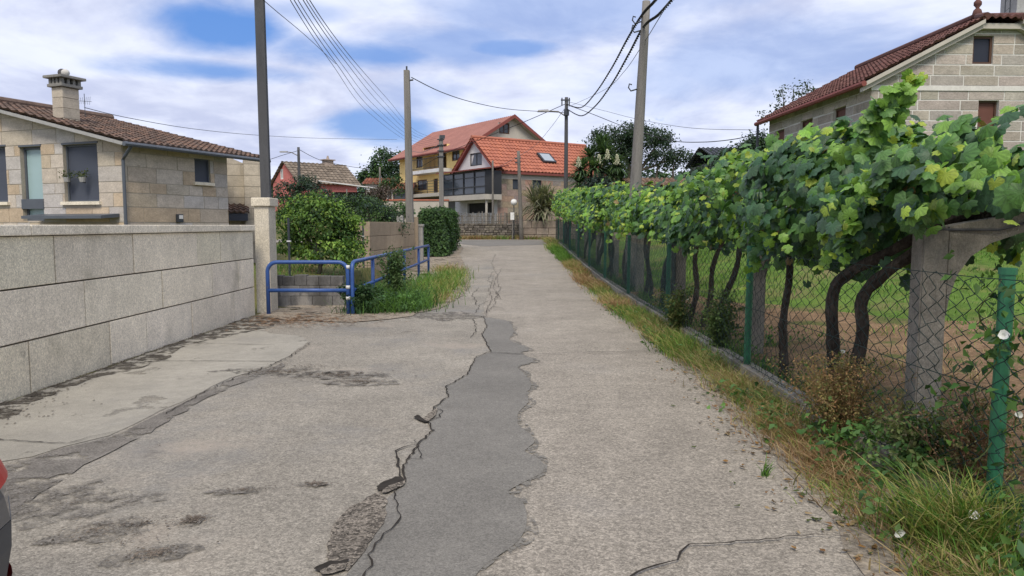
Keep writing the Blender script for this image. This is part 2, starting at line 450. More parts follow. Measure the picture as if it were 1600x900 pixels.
def blades(name, base, height, width, lean, cols, m, parent=None, bend=.5, rnd=rng):
    """grass blades: base (N,3), height (N,), lean (N,2) horizontal direction * amount"""
    N = len(base); az = rnd.uniform(0, 2 * math.pi, N); sd = np.stack([np.cos(az), np.sin(az), np.zeros(N)], 1)
    L3 = np.concatenate([lean, np.zeros((N, 1))], 1); V = []
    for t, w in ((0, 1), (.4, .8), (.75, .5)):
        p = base + np.array([0, 0, 1]) * (height * (t - .25 * bend * t * t))[:, None] + L3 * (height * (t * .35 + t * t * .65 * bend * 1.6))[:, None]
        V.append(p - sd * (width * w)[:, None]); V.append(p + sd * (width * w)[:, None])
    p = base + np.array([0, 0, 1]) * (height * (1 - .35 * bend))[:, None] + L3 * (height * (.35 + .65 * bend * 1.6))[:, None]
    V.append(p); V = np.stack(V, 1)
    off = (np.arange(N) * 7)[:, None]
    f4 = [off + np.array(f)[None] for f in ((0, 1, 3, 2), (2, 3, 5, 4))]; f3 = [off + np.array((4, 5, 6))[None]]
    return np_mesh(name, V.reshape(-1, 3), f3 + f4, [cols] * 3, m, parent)
# ------------------------------------------------------------------ palette of materials
G_ = lambda v: (v, v, v)
M = {}
M['terrain'] = mat('grass_ground', rough=1, noises=((.35, .25), (3, .25), (40, .3)), bump=(25, .6, .05), spec=.1, stains=(((.20, .145, .085), .5, .5, .68, .7), ((.17, .17, .05), 1.3, .5, .7, .6), ((.04, .08, .02), 2.2, .56, .7, .6)))
M['soil'] = mat('soil', (.225, .150, .090), 1, ((.8, .2), (6, .25), (40, .35)), (14, .9, .08), .1, stains=(((.075, .115, .03), 1.1, .52, .64, .8), ((.13, .075, .045), 2.4, .58, .68, .7)))
M['asphalt'] = mat('asphalt_aggregate', (.258, .232, .194), .92, ((.12, .12), (.7, .14), (2.6, .10), (5, .08), (30, .12, 2, .5)), [(60, .4, .01)], .25, grains=((75, .28), (150, .28)),
                   stains=(((.19, .185, .18), .35, .54, .74, .5), ((.33, .29, .25), .55, .56, .75, .45), ((.12, .10, .085), 1.1, .66, .78, .6)))
M['left_asphalt'] = mat('asphalt_fine', (.244, .223, .187), .92, ((.2, .14), (1.1, .14), (9, .10), (30, .12, 2, .5)), [(60, .4, .008)], .25, grains=((85, .25), (160, .27)),
                   stains=(((.165, .165, .163), .5, .48, .72, .7), ((.33, .285, .235), .7, .54, .72, .7), ((.10, .09, .08), 1.7, .63, .74, .65)))
M['patch'] = mat('smooth_asphalt', (.160, .151, .133), .8, ((.3, .14), (2, .10), (14, .08), (60, .08, 2, .5)), (110, .3, .005), .3, grains=((120, .20), (200, .2)), stains=(((.22, .205, .19), .6, .55, .75, .45),))
M['patch_fringe'] = mat('smooth_asphalt_fringe', (.170, .160, .140), .8, ((2, .1),), None, .3, grains=((120, .2),), holes=(16, .44, .54))
M['rough_patch'] = mat('worn_aggregate', (.165, .145, .12), .95, ((2, .15), (20, .15, 2, .5)), (60, .9, .02), .2, grains=((65, .65), (130, .4)))
M['crack'] = mat('crack', (.035, .031, .027), 1, ((12, .3),), None, .1)
M['dark_band'] = mat('dark_tar_band', (.165, .152, .135), .93, ((.8, .25), (5, .2), (70, .4, 2, .5)), (70, .5, .01), .2, stains=(((.25, .235, .21), 1.6, .52, .66, .85),), holes=(3.2, .50, .60))
M['apron'] = mat('worn_concrete', (.290, .272, .232), .92, ((.3, .1), (1.6, .12), (9, .08)), (40, .4, .01), .25, grains=((150, .14),),
                 stains=(((.22, .21, .19), .6, .52, .68, .65), ((.13, .115, .10), 1.9, .63, .74, .7)), holes=(1.3, .60, .68))
M['dirt'] = mat('sandy_dirt', (.285, .245, .195), 1, ((.6, .2), (4, .2), (40, .3, 2, .5)), (30, .8, .03), .1, stains=(((.16, .12, .09), 2, .56, .68, .7),), holes=(2.1, .52, .62))
M['stain'] = mat('dark_stain', (.165, .152, .134), .95, ((3, .2),), None, .15, grains=((90, .5),), holes=(9, .36, .56))
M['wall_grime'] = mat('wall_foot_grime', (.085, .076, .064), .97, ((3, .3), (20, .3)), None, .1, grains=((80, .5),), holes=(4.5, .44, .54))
M['grime'] = mat('leaf_litter', (.075, .062, .05), 1, ((3, .3), (30, .4)), (30, .8, .02), .1)

# ------------------------------------------------------------------ terrain sheet
def axis(parts): return np.unique(np.round(np.concatenate(parts), 4))
xs = axis([-np.geomspace(12, 1500, 26), np.arange(-12, 14, .35), np.geomspace(14, 1500, 26), [-4.6, 2.42, -3.55, -3.75]])
ys = axis([-np.geomspace(6, 400, 12), np.arange(-6, 30, .35), np.arange(30, 80, 1.2), np.geomspace(80, 2500, 30), [14.5, 14.75]])
X, Y = np.meshgrid(xs, ys); Z = H(X, Y)
Z = Z - .05 * ((X > -4.55) & (X < 2.40) & (Y < 47.5))
V = np.stack([X, Y, Z], -1).reshape(-1, 3); nx = len(xs)
ii = (np.arange(len(ys) - 1)[:, None] * nx + np.arange(nx - 1)[None]).ravel()
Fq = np.stack([ii, ii + 1, ii + 1 + nx, ii + nx], 1)
cen = V[Fq].mean(1)
lawn, dry, far = np.array([.092, .158, .030]), np.array([.13, .13, .05]), np.array([.035, .06, .03])
t = (sm(cen[:, 1], 60, 120))[:, None]; l = (cen[:, 0] < -2)[:, None]
gc = np.where(l, dry * .9, lawn) * (1 - t) + far * t
tag(np_mesh('ground', V, [Fq], [gc], M['terrain'], smooth=True), kind='structure')

def sheet(name, poly, m, dz, step=.4, rot=None):
    """polygon on the ground cut into cells so that it follows the slope"""
    bm = bmesh.new(); vs_ = [bm.verts.new((x, y, 0)) for x, y in poly]
    for t3 in tessellate_polygon([[Vector((x, y, 0)) for x, y in poly]]):
        a3, b3, c3 = (poly[i] for i in t3); ar = (b3[0] - a3[0]) * (c3[1] - a3[1]) - (b3[1] - a3[1]) * (c3[0] - a3[0])
        if abs(ar) < 1e-9: continue
        try: bm.faces.new([vs_[i] for i in (t3 if ar > 0 else t3[::-1])])
        except ValueError: pass
    ylo, yhi = min(p[1] for p in poly), max(p[1] for p in poly); xlo, xhi = min(p[0] for p in poly), max(p[0] for p in poly)
    for ax, lo, hi in (((0, 1, 0), ylo, yhi), ((1, 0, 0), xlo, xhi)):
        k = math.ceil(lo / step) * step
        while k < hi:
            bmesh.ops.bisect_plane(bm, geom=bm.verts[:] + bm.edges[:] + bm.faces[:], plane_co=(k * ax[0], k * ax[1], 0), plane_no=ax); k += step
    for v in bm.verts: v.co.z = Hs(v.co.x, v.co.y) + dz
    mb = MB(); mb.add_bm(bm); o = mb.build(name, m); tag(o, kind='structure'); return o
def gpx(pts): return [(G(x, y).x, G(x, y).y) for x, y in pts]
def wob(pts, amp, step=.12, closed=True):
    """break a polyline into short uneven pieces"""
    out = []
    for i in range(len(pts) - (0 if closed else 1)):
        (ax, ay), (bx, by) = pts[i], pts[(i + 1) % len(pts)]; d = math.hypot(bx - ax, by - ay); n = max(1, int(d / step))
        for k in range(n):
            t = k / n; j = amp * (0 if k == 0 else 1)
            out.append((ax + (bx - ax) * t + random.uniform(-j, j), ay + (by - ay) * t + random.uniform(-j, j)))
    return out

# road, and the junction at its far end
sheet('road', [(-4.55, -6), (2.38, -6), (2.36, 14), (2.3, 36), (2.3, 46.8), (-2.6, 46.8), (-2.6, 36), (-2.3, 25), (-2.2, 13.6), (-4.55, 13.6)], M['asphalt'], .004, .5)
sheet('side_road', [(-2.6, 38), (-2.6, 46.6), (-22, 47.5), (-22, 41.5), (-8, 40.5), (-4.2, 38.2)], M['asphalt'], .004, .6)
crack_px = [(756, 497), (761, 511), (753, 524), (767, 551), (745, 559), (729, 588), (697, 607), (700, 623), (679, 639), (668, 660), (676, 676), (655, 697), (628, 735), (633, 756), (604, 783), (601, 815), (572, 863), (543, 900), (505, 960)]
left_px = [(760, 470), (772, 440), (775, 415), (768, 400)]
lane = gpx(crack_px[::-1]) + gpx([(756, 480), (765, 455), (773, 430), (770, 410)])
lane = [(-1.2, -5)] + lane + [(-2.0, 23), (-2.25, 13.7), (-4.54, 13.6), (-4.54, -5)]
sheet('left_lane', wob(lane, .018, .15), M['left_asphalt'], .008, .5)
scal_px = [(761, 497), (793, 503), (803, 519), (796, 532), (822, 543), (825, 549), (812, 553), (833, 563), (828, 569), (809, 575), (822, 588), (830, 604), (822, 617), (826, 630), (812, 644), (809, 665), (828, 680), (835, 692), (826, 701), (820, 708), (838, 716), (849, 727), (849, 738), (841, 745), (815, 758), (793, 772), (812, 783), (822, 800), (822, 825), (812, 845), (793, 862), (761, 884), (742, 905), (730, 940), (690, 1000), (600, 1200)]
def smooth_line(p, n=3):
    out = []
    for i in range(len(p) - 1):
        p0, p1, p2, p3 = p[max(i - 1, 0)], p[i], p[i + 1], p[min(i + 2, len(p) - 1)]
        for k in range(n):
            t = k / n
            out.append(tuple(.5 * ((2 * p1[a]) + (-p0[a] + p2[a]) * t + (2 * p0[a] - 5 * p1[a] + 4 * p2[a] - p3[a]) * t * t + (-p0[a] + 3 * p1[a] - 3 * p2[a] + p3[a]) * t ** 3) for a in (0, 1)))
    return out + [p[-1]]
poly = wob(gpx(crack_px), .012, .1)[:-8] if False else gpx(crack_px)
sc = smooth_line(gpx(scal_px))
sc = wob(sc, .010, .05, False)
sheet('smooth_road_strip', poly + [(-.75, .6)] + sc[::-1], M['patch'], .012, .5)
fringe = [(x + .05 + .03 * math.sin(y * 9), y) for x, y in sc]
sheet('strip_fringe', wob(fringe, .03, .06, False) + [(x - .05, y) for x, y in sc][::-1], M['patch_fringe'], .0105, .5)
# bare aggregate beside the crack, dark band and concrete apron on the left
rp = [(596, 770), (604, 783), (601, 815), (572, 863), (543, 897), (516, 886), (510, 855), (521, 825), (548, 795), (575, 780)]
sheet('worn_aggregate', wob(gpx(rp), .015, .06), M['rough_patch'], .016, .5)
apron = gpx([(0, 724), (50, 716), (100, 700), (170, 683), (235, 652), (300, 622), (360, 592), (420, 575), (455, 556), (482, 535), (470, 526), (420, 522), (408, 508)])
apron = [(-4.54, 1.0), (-3.55, 1.0), (-3.5, 3.5)] + apron + [(-4.54, 12.9)]
sheet('concrete_apron', wob(apron, .02, .2), M['apron'], .012, .5)
band = gpx([(0, 728), (50, 719), (100, 703), (170, 686), (237, 655), (300, 625), (360, 596), (420, 578), (440, 568), (446, 573), (420, 588), (360, 606), (300, 637), (235, 680), (180, 706), (130, 730), (60, 775), (0, 822)])
sheet('tar_band', wob([(-3.3, 3.2), (-3.5, 3.2)] + band, .03, .15), M['dark_band'], .016, .5)
verge = [(-4.5, 12.9), (-3.7, 12.2), (-2.6, 12.0), (-1.9, 12.6), (-1.35, 14.2), (-1.15, 16), (-1.1, 19), (-1.3, 23), (-1.8, 27), (-2.2, 31), (-2.4, 36), (-2.9, 39), (-4.5, 39), (-5, 30), (-4.6, 24), (-3.4, 23), (-3.2, 15), (-4.5, 14.4)]
sheet('dirt_verge', wob(verge, .07, .25), M['dirt'], .020, .5)
sheet('vine_soil', wob([(2.56, -3), (8.5, -3), (8.8, 6), (8.2, 10.5), (6, 11.5), (4.4, 14), (3.3, 19), (3.0, 30), (2.56, 36)], .12, .4), M['soil'], .015, .3)
sheet('dirt_strip', wob([(1.95, -3), (2.36, -3), (2.36, 40), (2.15, 40), (2.02, 22), (2.0, 10), (1.78, 4.5), (1.6, 3)], .05, .25), M['dirt'], .010, .5)

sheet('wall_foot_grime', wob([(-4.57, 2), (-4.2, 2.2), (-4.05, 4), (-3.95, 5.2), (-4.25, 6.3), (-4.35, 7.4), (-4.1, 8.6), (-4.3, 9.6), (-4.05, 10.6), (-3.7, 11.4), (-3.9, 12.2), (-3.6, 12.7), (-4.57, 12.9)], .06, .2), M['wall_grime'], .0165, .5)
for px, py, rx, ry, ro in ((490, 760, .11, .05, 0), (303, 816, .10, .07, .5), (240, 870, .2, .10, .4), (160, 832, .26, .15, .4), (530, 588, .6, .2, 0), (430, 583, .6, .22, 0), (560, 600, .45, .15, 0), (380, 770, .2, .07, .2), (690, 495, .7, .6, 0), (100, 790, .5, .3, .3)):
    g = G(px, py); sheet('road_stain', irregular(g.x, g.y, rx, ry, 18, .3, ro), M['stain'], .0175, .5)
sheet('junction_patch', wob([(-1.6, 37), (1.9, 38.5), (2.1, 44), (-.5, 45.5), (-4, 44), (-6, 41.5), (-3, 40)], .12, .5), M['patch'], .012, .6)
# cracks: thin ribbons of uneven width
ck = MB()
def ribbon(pts, w0, w1, dz=.0, jit=.5, step=.05, wig=.012):
    p = []
    for i in range(len(pts) - 1):
        (ax, ay), (bx, by) = pts[i], pts[i + 1]; n = max(1, int(math.hypot(bx - ax, by - ay) / step))
        for k in range(n): p.append((ax + (bx - ax) * k / n + random.uniform(-wig, wig), ay + (by - ay) * k / n + random.uniform(-wig, wig)))
    p.append(pts[-1]); L_, R_ = [], []
    for i, (x, y) in enumerate(p):
        a, b = p[max(i - 1, 0)], p[min(i + 1, len(p) - 1)]; dx, dy = b[0] - a[0], b[1] - a[1]; d = math.hypot(dx, dy) or 1
        w = (w0 + (w1 - w0) * i / len(p)) * (1 + random.uniform(-jit, jit)) / 2
        z = Hs(x, y) + .0200 + dz
        L_.append((x - dy / d * w, y + dx / d * w, z)); R_.append((x + dy / d * w, y - dx / d * w, z))
    for i in range(len(p) - 1): ck.face([L_[i], R_[i], R_[i + 1], L_[i + 1]])
main = gpx(crack_px[:14]); ribbon(main, .009, .012)
ribbon(gpx([(628, 757), (617, 772), (625, 815), (596, 847), (575, 873), (580, 889), (569, 905), (560, 950)]), .007, .009, .001)
ribbon(gpx([(633, 720), (660, 722), (652, 700), (649, 690)]), .006, .004, .001)
ribbon(gpx([(655, 697), (640, 700), (618, 708), (625, 722), (622, 740), (628, 752)]), .010, .016, .001)
ribbon(gpx([(679, 639), (690, 645), (686, 655), (668, 662)]), .007, .009, .001)
for pts in ([(756, 497), (770, 480), (778, 462), (770, 450), (776, 430), (768, 412), (774, 398)], [(756, 497), (735, 492), (720, 488)], [(770, 480), (788, 484)], [(765, 470), (750, 478), (742, 490)],
            [(776, 446), (762, 440), (770, 425)], [(760, 455), (775, 458), (785, 470)], [(740, 500), (745, 515), (735, 530)], [(758, 490), (768, 470), (764, 452), (770, 436)], [(772, 470), (782, 452), (776, 436), (784, 420)], [(766, 462), (778, 466)], [(768, 446), (784, 450)], [(770, 430), (780, 428)], [(745, 478), (738, 462), (748, 450)]):
    ribbon(gpx(pts), .009, .007, .001, wig=.03, step=.15)
ribbon(gpx([(767, 553), (830, 556), (900, 553), (960, 552), (1045, 550)]), .014, .009, .002)
ribbon(gpx([(790, 472), (860, 471), (960, 470)]), .014, .012, .002); ribbon(gpx([(770, 500), (850, 497), (930, 500)]), .006, .006, .002)
ribbon(gpx([(1330, 843), (1270, 841), (1200, 848), (1140, 853), (1075, 856), (1062, 868), (1058, 880), (1010, 895), (960, 925)]), .006, .013, .002)
ribbon(gpx([(0, 690), (50, 694), (105, 696), (150, 684), (215, 672)]), .012, .006, .001); ribbon(gpx([(250, 566), (330, 566), (435, 567)]), .010, .010, .001)
ribbon(gpx([(300, 537), (380, 540), (430, 541)]), .010, .008, .001)
ribbon(gpx([(484, 538), (450, 562), (400, 582), (350, 600), (300, 627), (260, 650)]), .012, .008, .003, wig=.025)
tag(ck.build('road_cracks', M['crack']), kind='structure')
# potholes and dark scars
ph = MB()
def blob(px, py, rx, ry, rot=0, n=18, jit=.3, dz=.024, mb=None):
    g = G(px, py); (mb or ph).face([(x, y, Hs(x, y) + dz) for x, y in irregular(g.x, g.y, rx, ry, n, jit, rot)])
def pxpoly(mb, pts, dz): mb.face([(x, y, Hs(x, y) + dz) for x, y in wob(gpx(pts), .005, .02)])
pxpoly(ph, [(588, 766), (594, 761), (601, 757), (610, 754), (618, 750), (627, 750), (634, 755), (628, 758), (618, 761), (608, 764), (602, 768), (599, 771), (591, 772)], .024)
pxpoly(ph, [(490, 896), (500, 890), (516, 883), (530, 884), (546, 880), (543, 886), (530, 888), (519, 889), (506, 895), (499, 900)], .024)
pxpoly(ph, [(646, 656), (651, 652), (657, 654), (663, 660), (671, 663), (664, 664), (655, 661)], .024)
tag(ph.build('potholes', M['crack']), kind='structure')
pr = MB()
pxpoly(pr, [(599, 770), (608, 764), (620, 760), (634, 755), (630, 764), (618, 769), (606, 775), (596, 776)], .0235); pxpoly(pr, [(500, 899), (519, 889), (544, 886), (538, 897), (520, 903), (502, 905)], .0235); pxpoly(pr, [(655, 660), (664, 655), (676, 645), (684, 641), (680, 654), (668, 663)], .0235)
tag(pr.build('pothole_floor', M['rough_patch']), kind='structure')
st = MB()
def scatter(px, py, rx, ry, n, r, rot=0):
    g = G(px, py)
    for _ in range(n):
        a, q = random.uniform(0, 6.28), random.gauss(0, .55); x, y = rx * q * math.cos(a), ry * q * math.sin(a)
        x, y = g.x + x * math.cos(rot) - y * math.sin(rot), g.y + x * math.sin(rot) + y * math.cos(rot)
        k = r * random.uniform(.2, .65)
        st.face([(a_, b_, Hs(a_, b_) + .0205 + random.uniform(0, .002)) for a_, b_ in irregular(x, y, k * 1.3, k, 8, .45, rot)], G_(random.uniform(1.0, 2.4)))
for a in ((490, 760, .10, .05, 120, .010), (303, 816, .09, .07, 160, .011, .5), (240, 870, .16, .08, 160, .010, .4), (150, 832, .26, .16, 160, .008, .4), (230, 822, .25, .10, 120, .008, .3), (200, 850, .4, .25, 160, .006, .3), (120, 790, .4, .2, 120, .006),
          (530, 588, .55, .2, 220, .018), (430, 583, .5, .2, 160, .016), (560, 598, .4, .15, 160, .016), (480, 575, .6, .35, 160, .014), (380, 770, .18, .06, 110, .008, .2), (500, 660, .7, .5, 80, .006), (250, 700, .6, .4, 90, .006), (700, 640, .3, .4, 60, .006),
          (700, 470, .5, .6, 120, .018), (690, 500, .6, .7, 120, .018), (640, 520, .7, .5, 120, .014)): scatter(*a)
# dark litter along the foot of the stone wall
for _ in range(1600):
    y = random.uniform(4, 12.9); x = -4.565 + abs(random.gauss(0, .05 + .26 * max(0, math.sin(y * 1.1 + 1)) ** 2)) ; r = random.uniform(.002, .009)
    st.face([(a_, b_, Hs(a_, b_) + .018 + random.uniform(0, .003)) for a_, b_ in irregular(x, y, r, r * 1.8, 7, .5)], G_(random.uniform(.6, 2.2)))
for _ in range(1500):
    x, y = random.gauss(-3.6, .6), random.gauss(12.2, .5); r = random.uniform(.004, .02); c = random.choice([(2.6, 1.9, 1.3), (1.2, 1, 1), (3.2, 2.3, 1.6)])
    if x > -4.5: st.face([(a_, b_, Hs(a_, b_) + .026 + random.uniform(0, .004)) for a_, b_ in irregular(x, y, r * 2.5, r * .5, 6, .4, random.uniform(-.5, .5))], c)
tag(st.build('leaf_litter', M['grime']), kind='stuff')
# ------------------------------------------------------------------ left stone wall
M['granite'] = mat('granite_block', (.72, .655, .53), .88, ((.5, .08), (4, .08), (30, .08)), [(45, .5, .01)], .25, grains=((85, .18), (170, .18)),
                   stains=(((.24, .22, .15), .8, .56, .72, .55), ((.11, .105, .095), 1.7, .64, .76, .65)), stretch=(1, 1, .8))
M['mortar'] = mat('dark_mortar', (.105, .090, .070), 1, ((6, .25), (40, .2)), (40, .5, .01), .1)
M['pole'] = mat('pole_concrete', (.085, .087, .093), .9, ((.6, .14), (5, .16), (40, .14)), (30, .3, .01), .2, stretch=(3, 3, .5), stains=(((.07, .07, .075), 2.5, .5, .66, .7),))
M['pole_grey'] = mat('pole_weathered', (.20, .19, .175), .9, ((.8, .14), (6, .16), (40, .14)), (30, .3, .01), .2, stretch=(4, 4, .4), stains=(((.10, .095, .09), 3, .52, .66, .6),))
M['blue'] = mat('blue_paint', (.032, .085, .27), .42, ((1.5, .15), (14, .12)), (20, .15, .004), .45, stains=(((.10, .11, .14), 5, .62, .68, .7), ((.12, .06, .03), 9, .68, .73, .8)))
M['white'] = mat('white_paint', (.68, .68, .66), .6, ((3, .08), (20, .06)))
wall = thing('stone_wall', 'long pale granite block wall with dark joints and flat coping beside the concrete strip', 'wall', (-4.6, 0, 0))
core = MB(); core.box(-.22, -.028, -3, 13.08, -.2, 1.5); core.build('mortar_core', M['mortar'], wall)
bl = MB()
rows = [(-.06, .50, [-3, -1.6, -.4, .9, 2.2, 3.6, 4.9, 6.93, 8.34, 9.18, 10.5, 12.1, 13.09]), (.512, 1.005, [-3, -1.2, .3, 1.7, 3.0, 4.3, 5.6, 7.88, 9.64, 11.26, 12.33, 13.09]),
        (1.017, 1.497, [-3, -2.2, -.7, .6, 2.0, 3.3, 4.6, 5.9, 7.4, 8.94, 10.77, 11.62, 13.09])]
for z0, z1, js in rows:
    for a, b in zip(js, js[1:]):
        t = random.uniform(.9, 1.08); d = random.uniform(-.003, .004)
        bl.box(-.05, d + .004, a + .009, b - .009, z0 + .002, z1 - .002, (t, t * random.uniform(.985, 1.01), t * random.uniform(.94, 1.03)), bev=.007)
bl.build('stone_block', M['granite'], wall)
cp = MB(); js = [-3, -.5, 2.0, 4.6, 7.0, 9.5, 11.6, 12.4, 13.10]
for a, b in zip(js, js[1:]): cp.box(-.29, .045, a + .003, b - .003, 1.503, 1.605, G_(random.uniform(.9, 1.05)), bev=.012)
cp.build('coping', M['granite'], wall)
pil = thing('gate_pillar', 'granite pillar with square cap at the end of the long block wall', 'pillar', (-4.64, 13.62, 0))
b = MB(); b.box(-.04, .225, -.20, .20, -.2, 1.94, G_(.72), bev=.012); b.build('shaft', M['granite'], pil)
b = MB(); b.box(-.08, .265, -.245, .245, 1.943, 2.10, G_(.8), bev=.02); b.build('cap', M['granite'], pil)
# tall square pole behind the pillar
def square_pole(name, label, loc, w0, w1, h, m, lean=(0, 0), rot=0.0, group=None, cat='utility pole', bands=True):
    t = thing(name, label, cat, loc, rot, group); b = MB()
    q = lambda k, z: [(lean[0] * k + sx_ * (w0 + (w1 - w0) * k) / 2, lean[1] * k + sy_ * (w0 + (w1 - w0) * k) / 2, z) for sx_, sy_ in ((-1, -1), (1, -1), (1, 1), (-1, 1))]
    b.hexa(q(0, -.3) + q(1, h)); b.build('shaft', m, t)
    return t
def round_pole(name, label, loc, r0, r1, h, m, lean=(0, 0), group=None, cat='utility pole', sides=14):
    t = thing(name, label, cat, loc, 0, group); b = MB()
    ks = [i / 8 for i in range(9)]
    b.tube([(lean[0] * k, lean[1] * k, h * k - .3 * (k == 0)) for k in ks], [r0 + (r1 - r0) * k for k in ks], sides, jit=.02); b.build('shaft', m, t, smooth=True)
    return t
square_pole('utility_pole', 'thick dark square concrete pole rising behind the granite pillar', (-4.73, 14.3, -.1), .17, .16, 9.5, M['pole'], rot=.12, lean=(-.05, 0))

# blue pipe railing
rail = thing('blue_railing', 'bent blue painted pipe railing in front of the low grey wall', 'railing', (-3.66, 13.1, 0))
O = Vector((-3.66, 13.1, 0)); r = .036
A0, B0 = Vector((-4.36, 13.1, 0)), Vector((-2.93, 13.1, 0)); E0 = Vector((-2.52, 22.2, 0)); gE = Hs(E0.x, E0.y)
def bend(c, a, b, rad, n=5):     # quarter of an arc at corner c between directions a and b
    c, a, b = Vector(c), Vector(a), Vector(b); o = c + (a + b) * rad
    return [o - b * rad * math.cos(t) - a * rad * math.sin(t) for t in [math.pi / 2 * i / n for i in range(n + 1)]]
xd, zd = Vector((1, 0, 0)), Vector((0, 0, 1)); dd = (E0 + zd * gE - B0).normalized()
top = .945
fr = MB()
loop2 = [A0 - O - zd * .1, A0 - O + zd * (top - .20)]
c1 = bend(A0 - O + zd * top, -zd, xd, .17, 7); c2 = bend(B0 - O + zd * top, -xd, -zd, .17, 7)
if (c1[0] - loop2[-1]).length > (c1[-1] - loop2[-1]).length: c1 = c1[::-1]
if (c2[0] - c1[-1]).length > (c2[-1] - c1[-1]).length: c2 = c2[::-1]
fr.tube(loop2 + c1 + c2 + [B0 - O - zd * .1], r, 10); fr.build('front_frame', M['blue'], rail, smooth=True)
mb = MB(); mb.tube([A0 - O + zd * .44, B0 - O + zd * .44], r * .95, 10); mb.build('lower_rail', M['blue'], rail, smooth=True)
B1 = B0 + Vector((.075, .02, 0)) - O
mb = MB(); e = E0 - O + zd * (gE + top - .06)
c3 = [B1 + zd * .2, B1 + zd * (top - .16), B1 + zd * (top - .06) + dd * .02, B1 + zd * (top - .015) + dd * .07, B1 + zd * top + dd * .16]
mb.tube([B1 - zd * .1] + c3 + [e], r, 10); mb.build('upper_rail', M['blue'], rail, smooth=True)
mb = MB(); mb.tube([B1 + zd * .44, E0 - O + zd * (gE + .46)], r * .9, 10); mb.build('lower_rail', M['blue'], rail, smooth=True)
for k in (.18, .36, .56, .80, 1.0):
    p = B1.lerp(E0 - O + zd * gE, k); mb = MB(); mb.tube([p - zd * .15, p + zd * (top - .03 - .03 * k)], r * .95, 10); mb.build('post', M['blue'], rail, smooth=True)
for z in (.30, .50, .86):
    mb = MB(); mb.tube([B0 - O + zd * (z - .03), B0 - O + zd * (z + .03)], r * 1.08, 10); mb.build('white_band', M['white'], rail, smooth=True)

# low grey garden wall behind the railing
M['render_dark'] = mat('dirty_render', (.20, .195, .19), .95, ((.8, .2), (4, .2), (25, .2)), (20, .6, .02), .1, stains=(((.07, .068, .065), 1.6, .5, .66, .8), ((.32, .30, .27), 2.3, .58, .68, .5)), stretch=(1, 1, .6))
M['tan_stone'] = mat('tan_block', (.36, .285, .205), .9, ((.6, .1), (4, .12), (30, .12), (90, .14, 2, .5)), (40, .4, .01), .2, stains=(((.20, .17, .13), 1.2, .58, .72, .5),))
M['dark_metal'] = mat('dark_metal', (.045, .052, .062), .5, ((2, .1),), None, .4)
gw = thing('garden_wall', 'low dirty grey block wall behind the blue railing', 'wall', (-4.78, 14.6, 0))
b = MB()
for k, (z0, z1) in enumerate(((-.2, .2), (.206, .41))):
    x = -.0 - .2 * (k % 2)
    while x < 1.6:
        l = random.uniform(.38, .44); a, c = max(x, -.0), min(x + l, 1.6)
        if c - a > .05: b.box(a + .003, c - .003, -.1, .1, z0, z1, G_(random.uniform(.8, 1.15)), bev=.008)
        x += l
b.build('grey_block', M['render_dark'], gw)
b = MB()
for a in (0, .24, .48, .72, .96, 1.2): b.box(a, a + .235, -.1, .1, .416, .60 + random.uniform(-.03, .03), G_(random.uniform(.55, .8)), bev=.01)
b.build('dark_block', M['render_dark'], gw)
# tan block wall, gate and pillars by the drive
tw = thing('block_wall', 'tan stone slab wall standing behind the sloping blue railing', 'wall', (-4.05, 20.0, 0)); d = Vector((.55, 5.0, 0)); L_ = d.length; a_ = math.atan2(-d.x, d.y); tw.rotation_euler = (0, 0, a_)
b = MB(); z = -.3
for k, h in enumerate((.42, .38, .40, .40, .40)):
    x = -random.uniform(0, 1.2) if k % 2 else 0
    while x < L_:
        l = random.uniform(1.4, 2.1); p, q = max(0, x), min(L_, x + l)
        if q - p > .1: b.box(-.2, .2, p + .004, q - .004, z + .005, z + h - .005, (random.uniform(.88, 1.1),) * 3, bev=.01)
        x += l
    z += h
b.build('tan_block', M['tan_stone'], tw)
b = MB(); b.box(-.17, .17, .02, L_ - .02, -.3, z - .03); b.build('mortar_core', M['mortar'], tw)
def simple_pillar(label, px, Yd, w, ztop, m, cap=True):
    q = P(px, 400, Yd); g = Hs(q.x, Yd); t = thing('gate_post', label, 'gate post', (q.x, Yd, g)); b = MB(); b.box(-w / 2, w / 2, -w / 2, w / 2, -.3, ztop - g, bev=.012); b.build('shaft', m, t)
    if cap: b = MB(); b.box(-w / 2 - .03, w / 2 + .03, -w / 2 - .03, w / 2 + .03, ztop - g + .002, ztop - g + .09, bev=.015); b.build('cap', m, t)
    return t
M['pale_conc'] = mat('pale_concrete', (.34, .33, .31), .92, ((1, .12), (8, .12), (50, .12)), (30, .4, .01), .2, stains=(((.17, .165, .16), 2, .55, .7, .6),))
simple_pillar('pale concrete gate post at the far end of the tan slab wall', 626, 25.6, .22, 1.95, M['pale_conc'], False)
simple_pillar('pale gate post just right of the middle concrete pole', 648.5, 26.6, .24, 1.9, M['tan_stone'], False)
simple_pillar('low pale meter pillar in front of the hedge corner', 655, 27.2, .30, 1.55, M['pale_conc'], True)
g = thing('metal_gate', 'narrow dark sheet metal gate between the pale gate post and the pole', 'gate', (P(632, 400, 25.9).x, 25.9, Hs(-3.7, 25.9)), .1)
b = MB(); b.box(-.14, .14, -.02, .02, .05, 1.35); b.build('panel', M['dark_metal'], g); b = MB(); b.box(-.16, -.142, -.03, .03, 0, 1.42); b.box(.142, .16, -.03, .03, 0, 1.42); b.build('gate_frame', M['dark_metal'], g)
b = MB(); b.box(.08, .1, -.05, -.02, .7, .85); b.build('handle', M['pole'], g)
q = P(642, 400, 26.0); zt = P(638, 110, 26).z; g0 = Hs(q.x, 26)
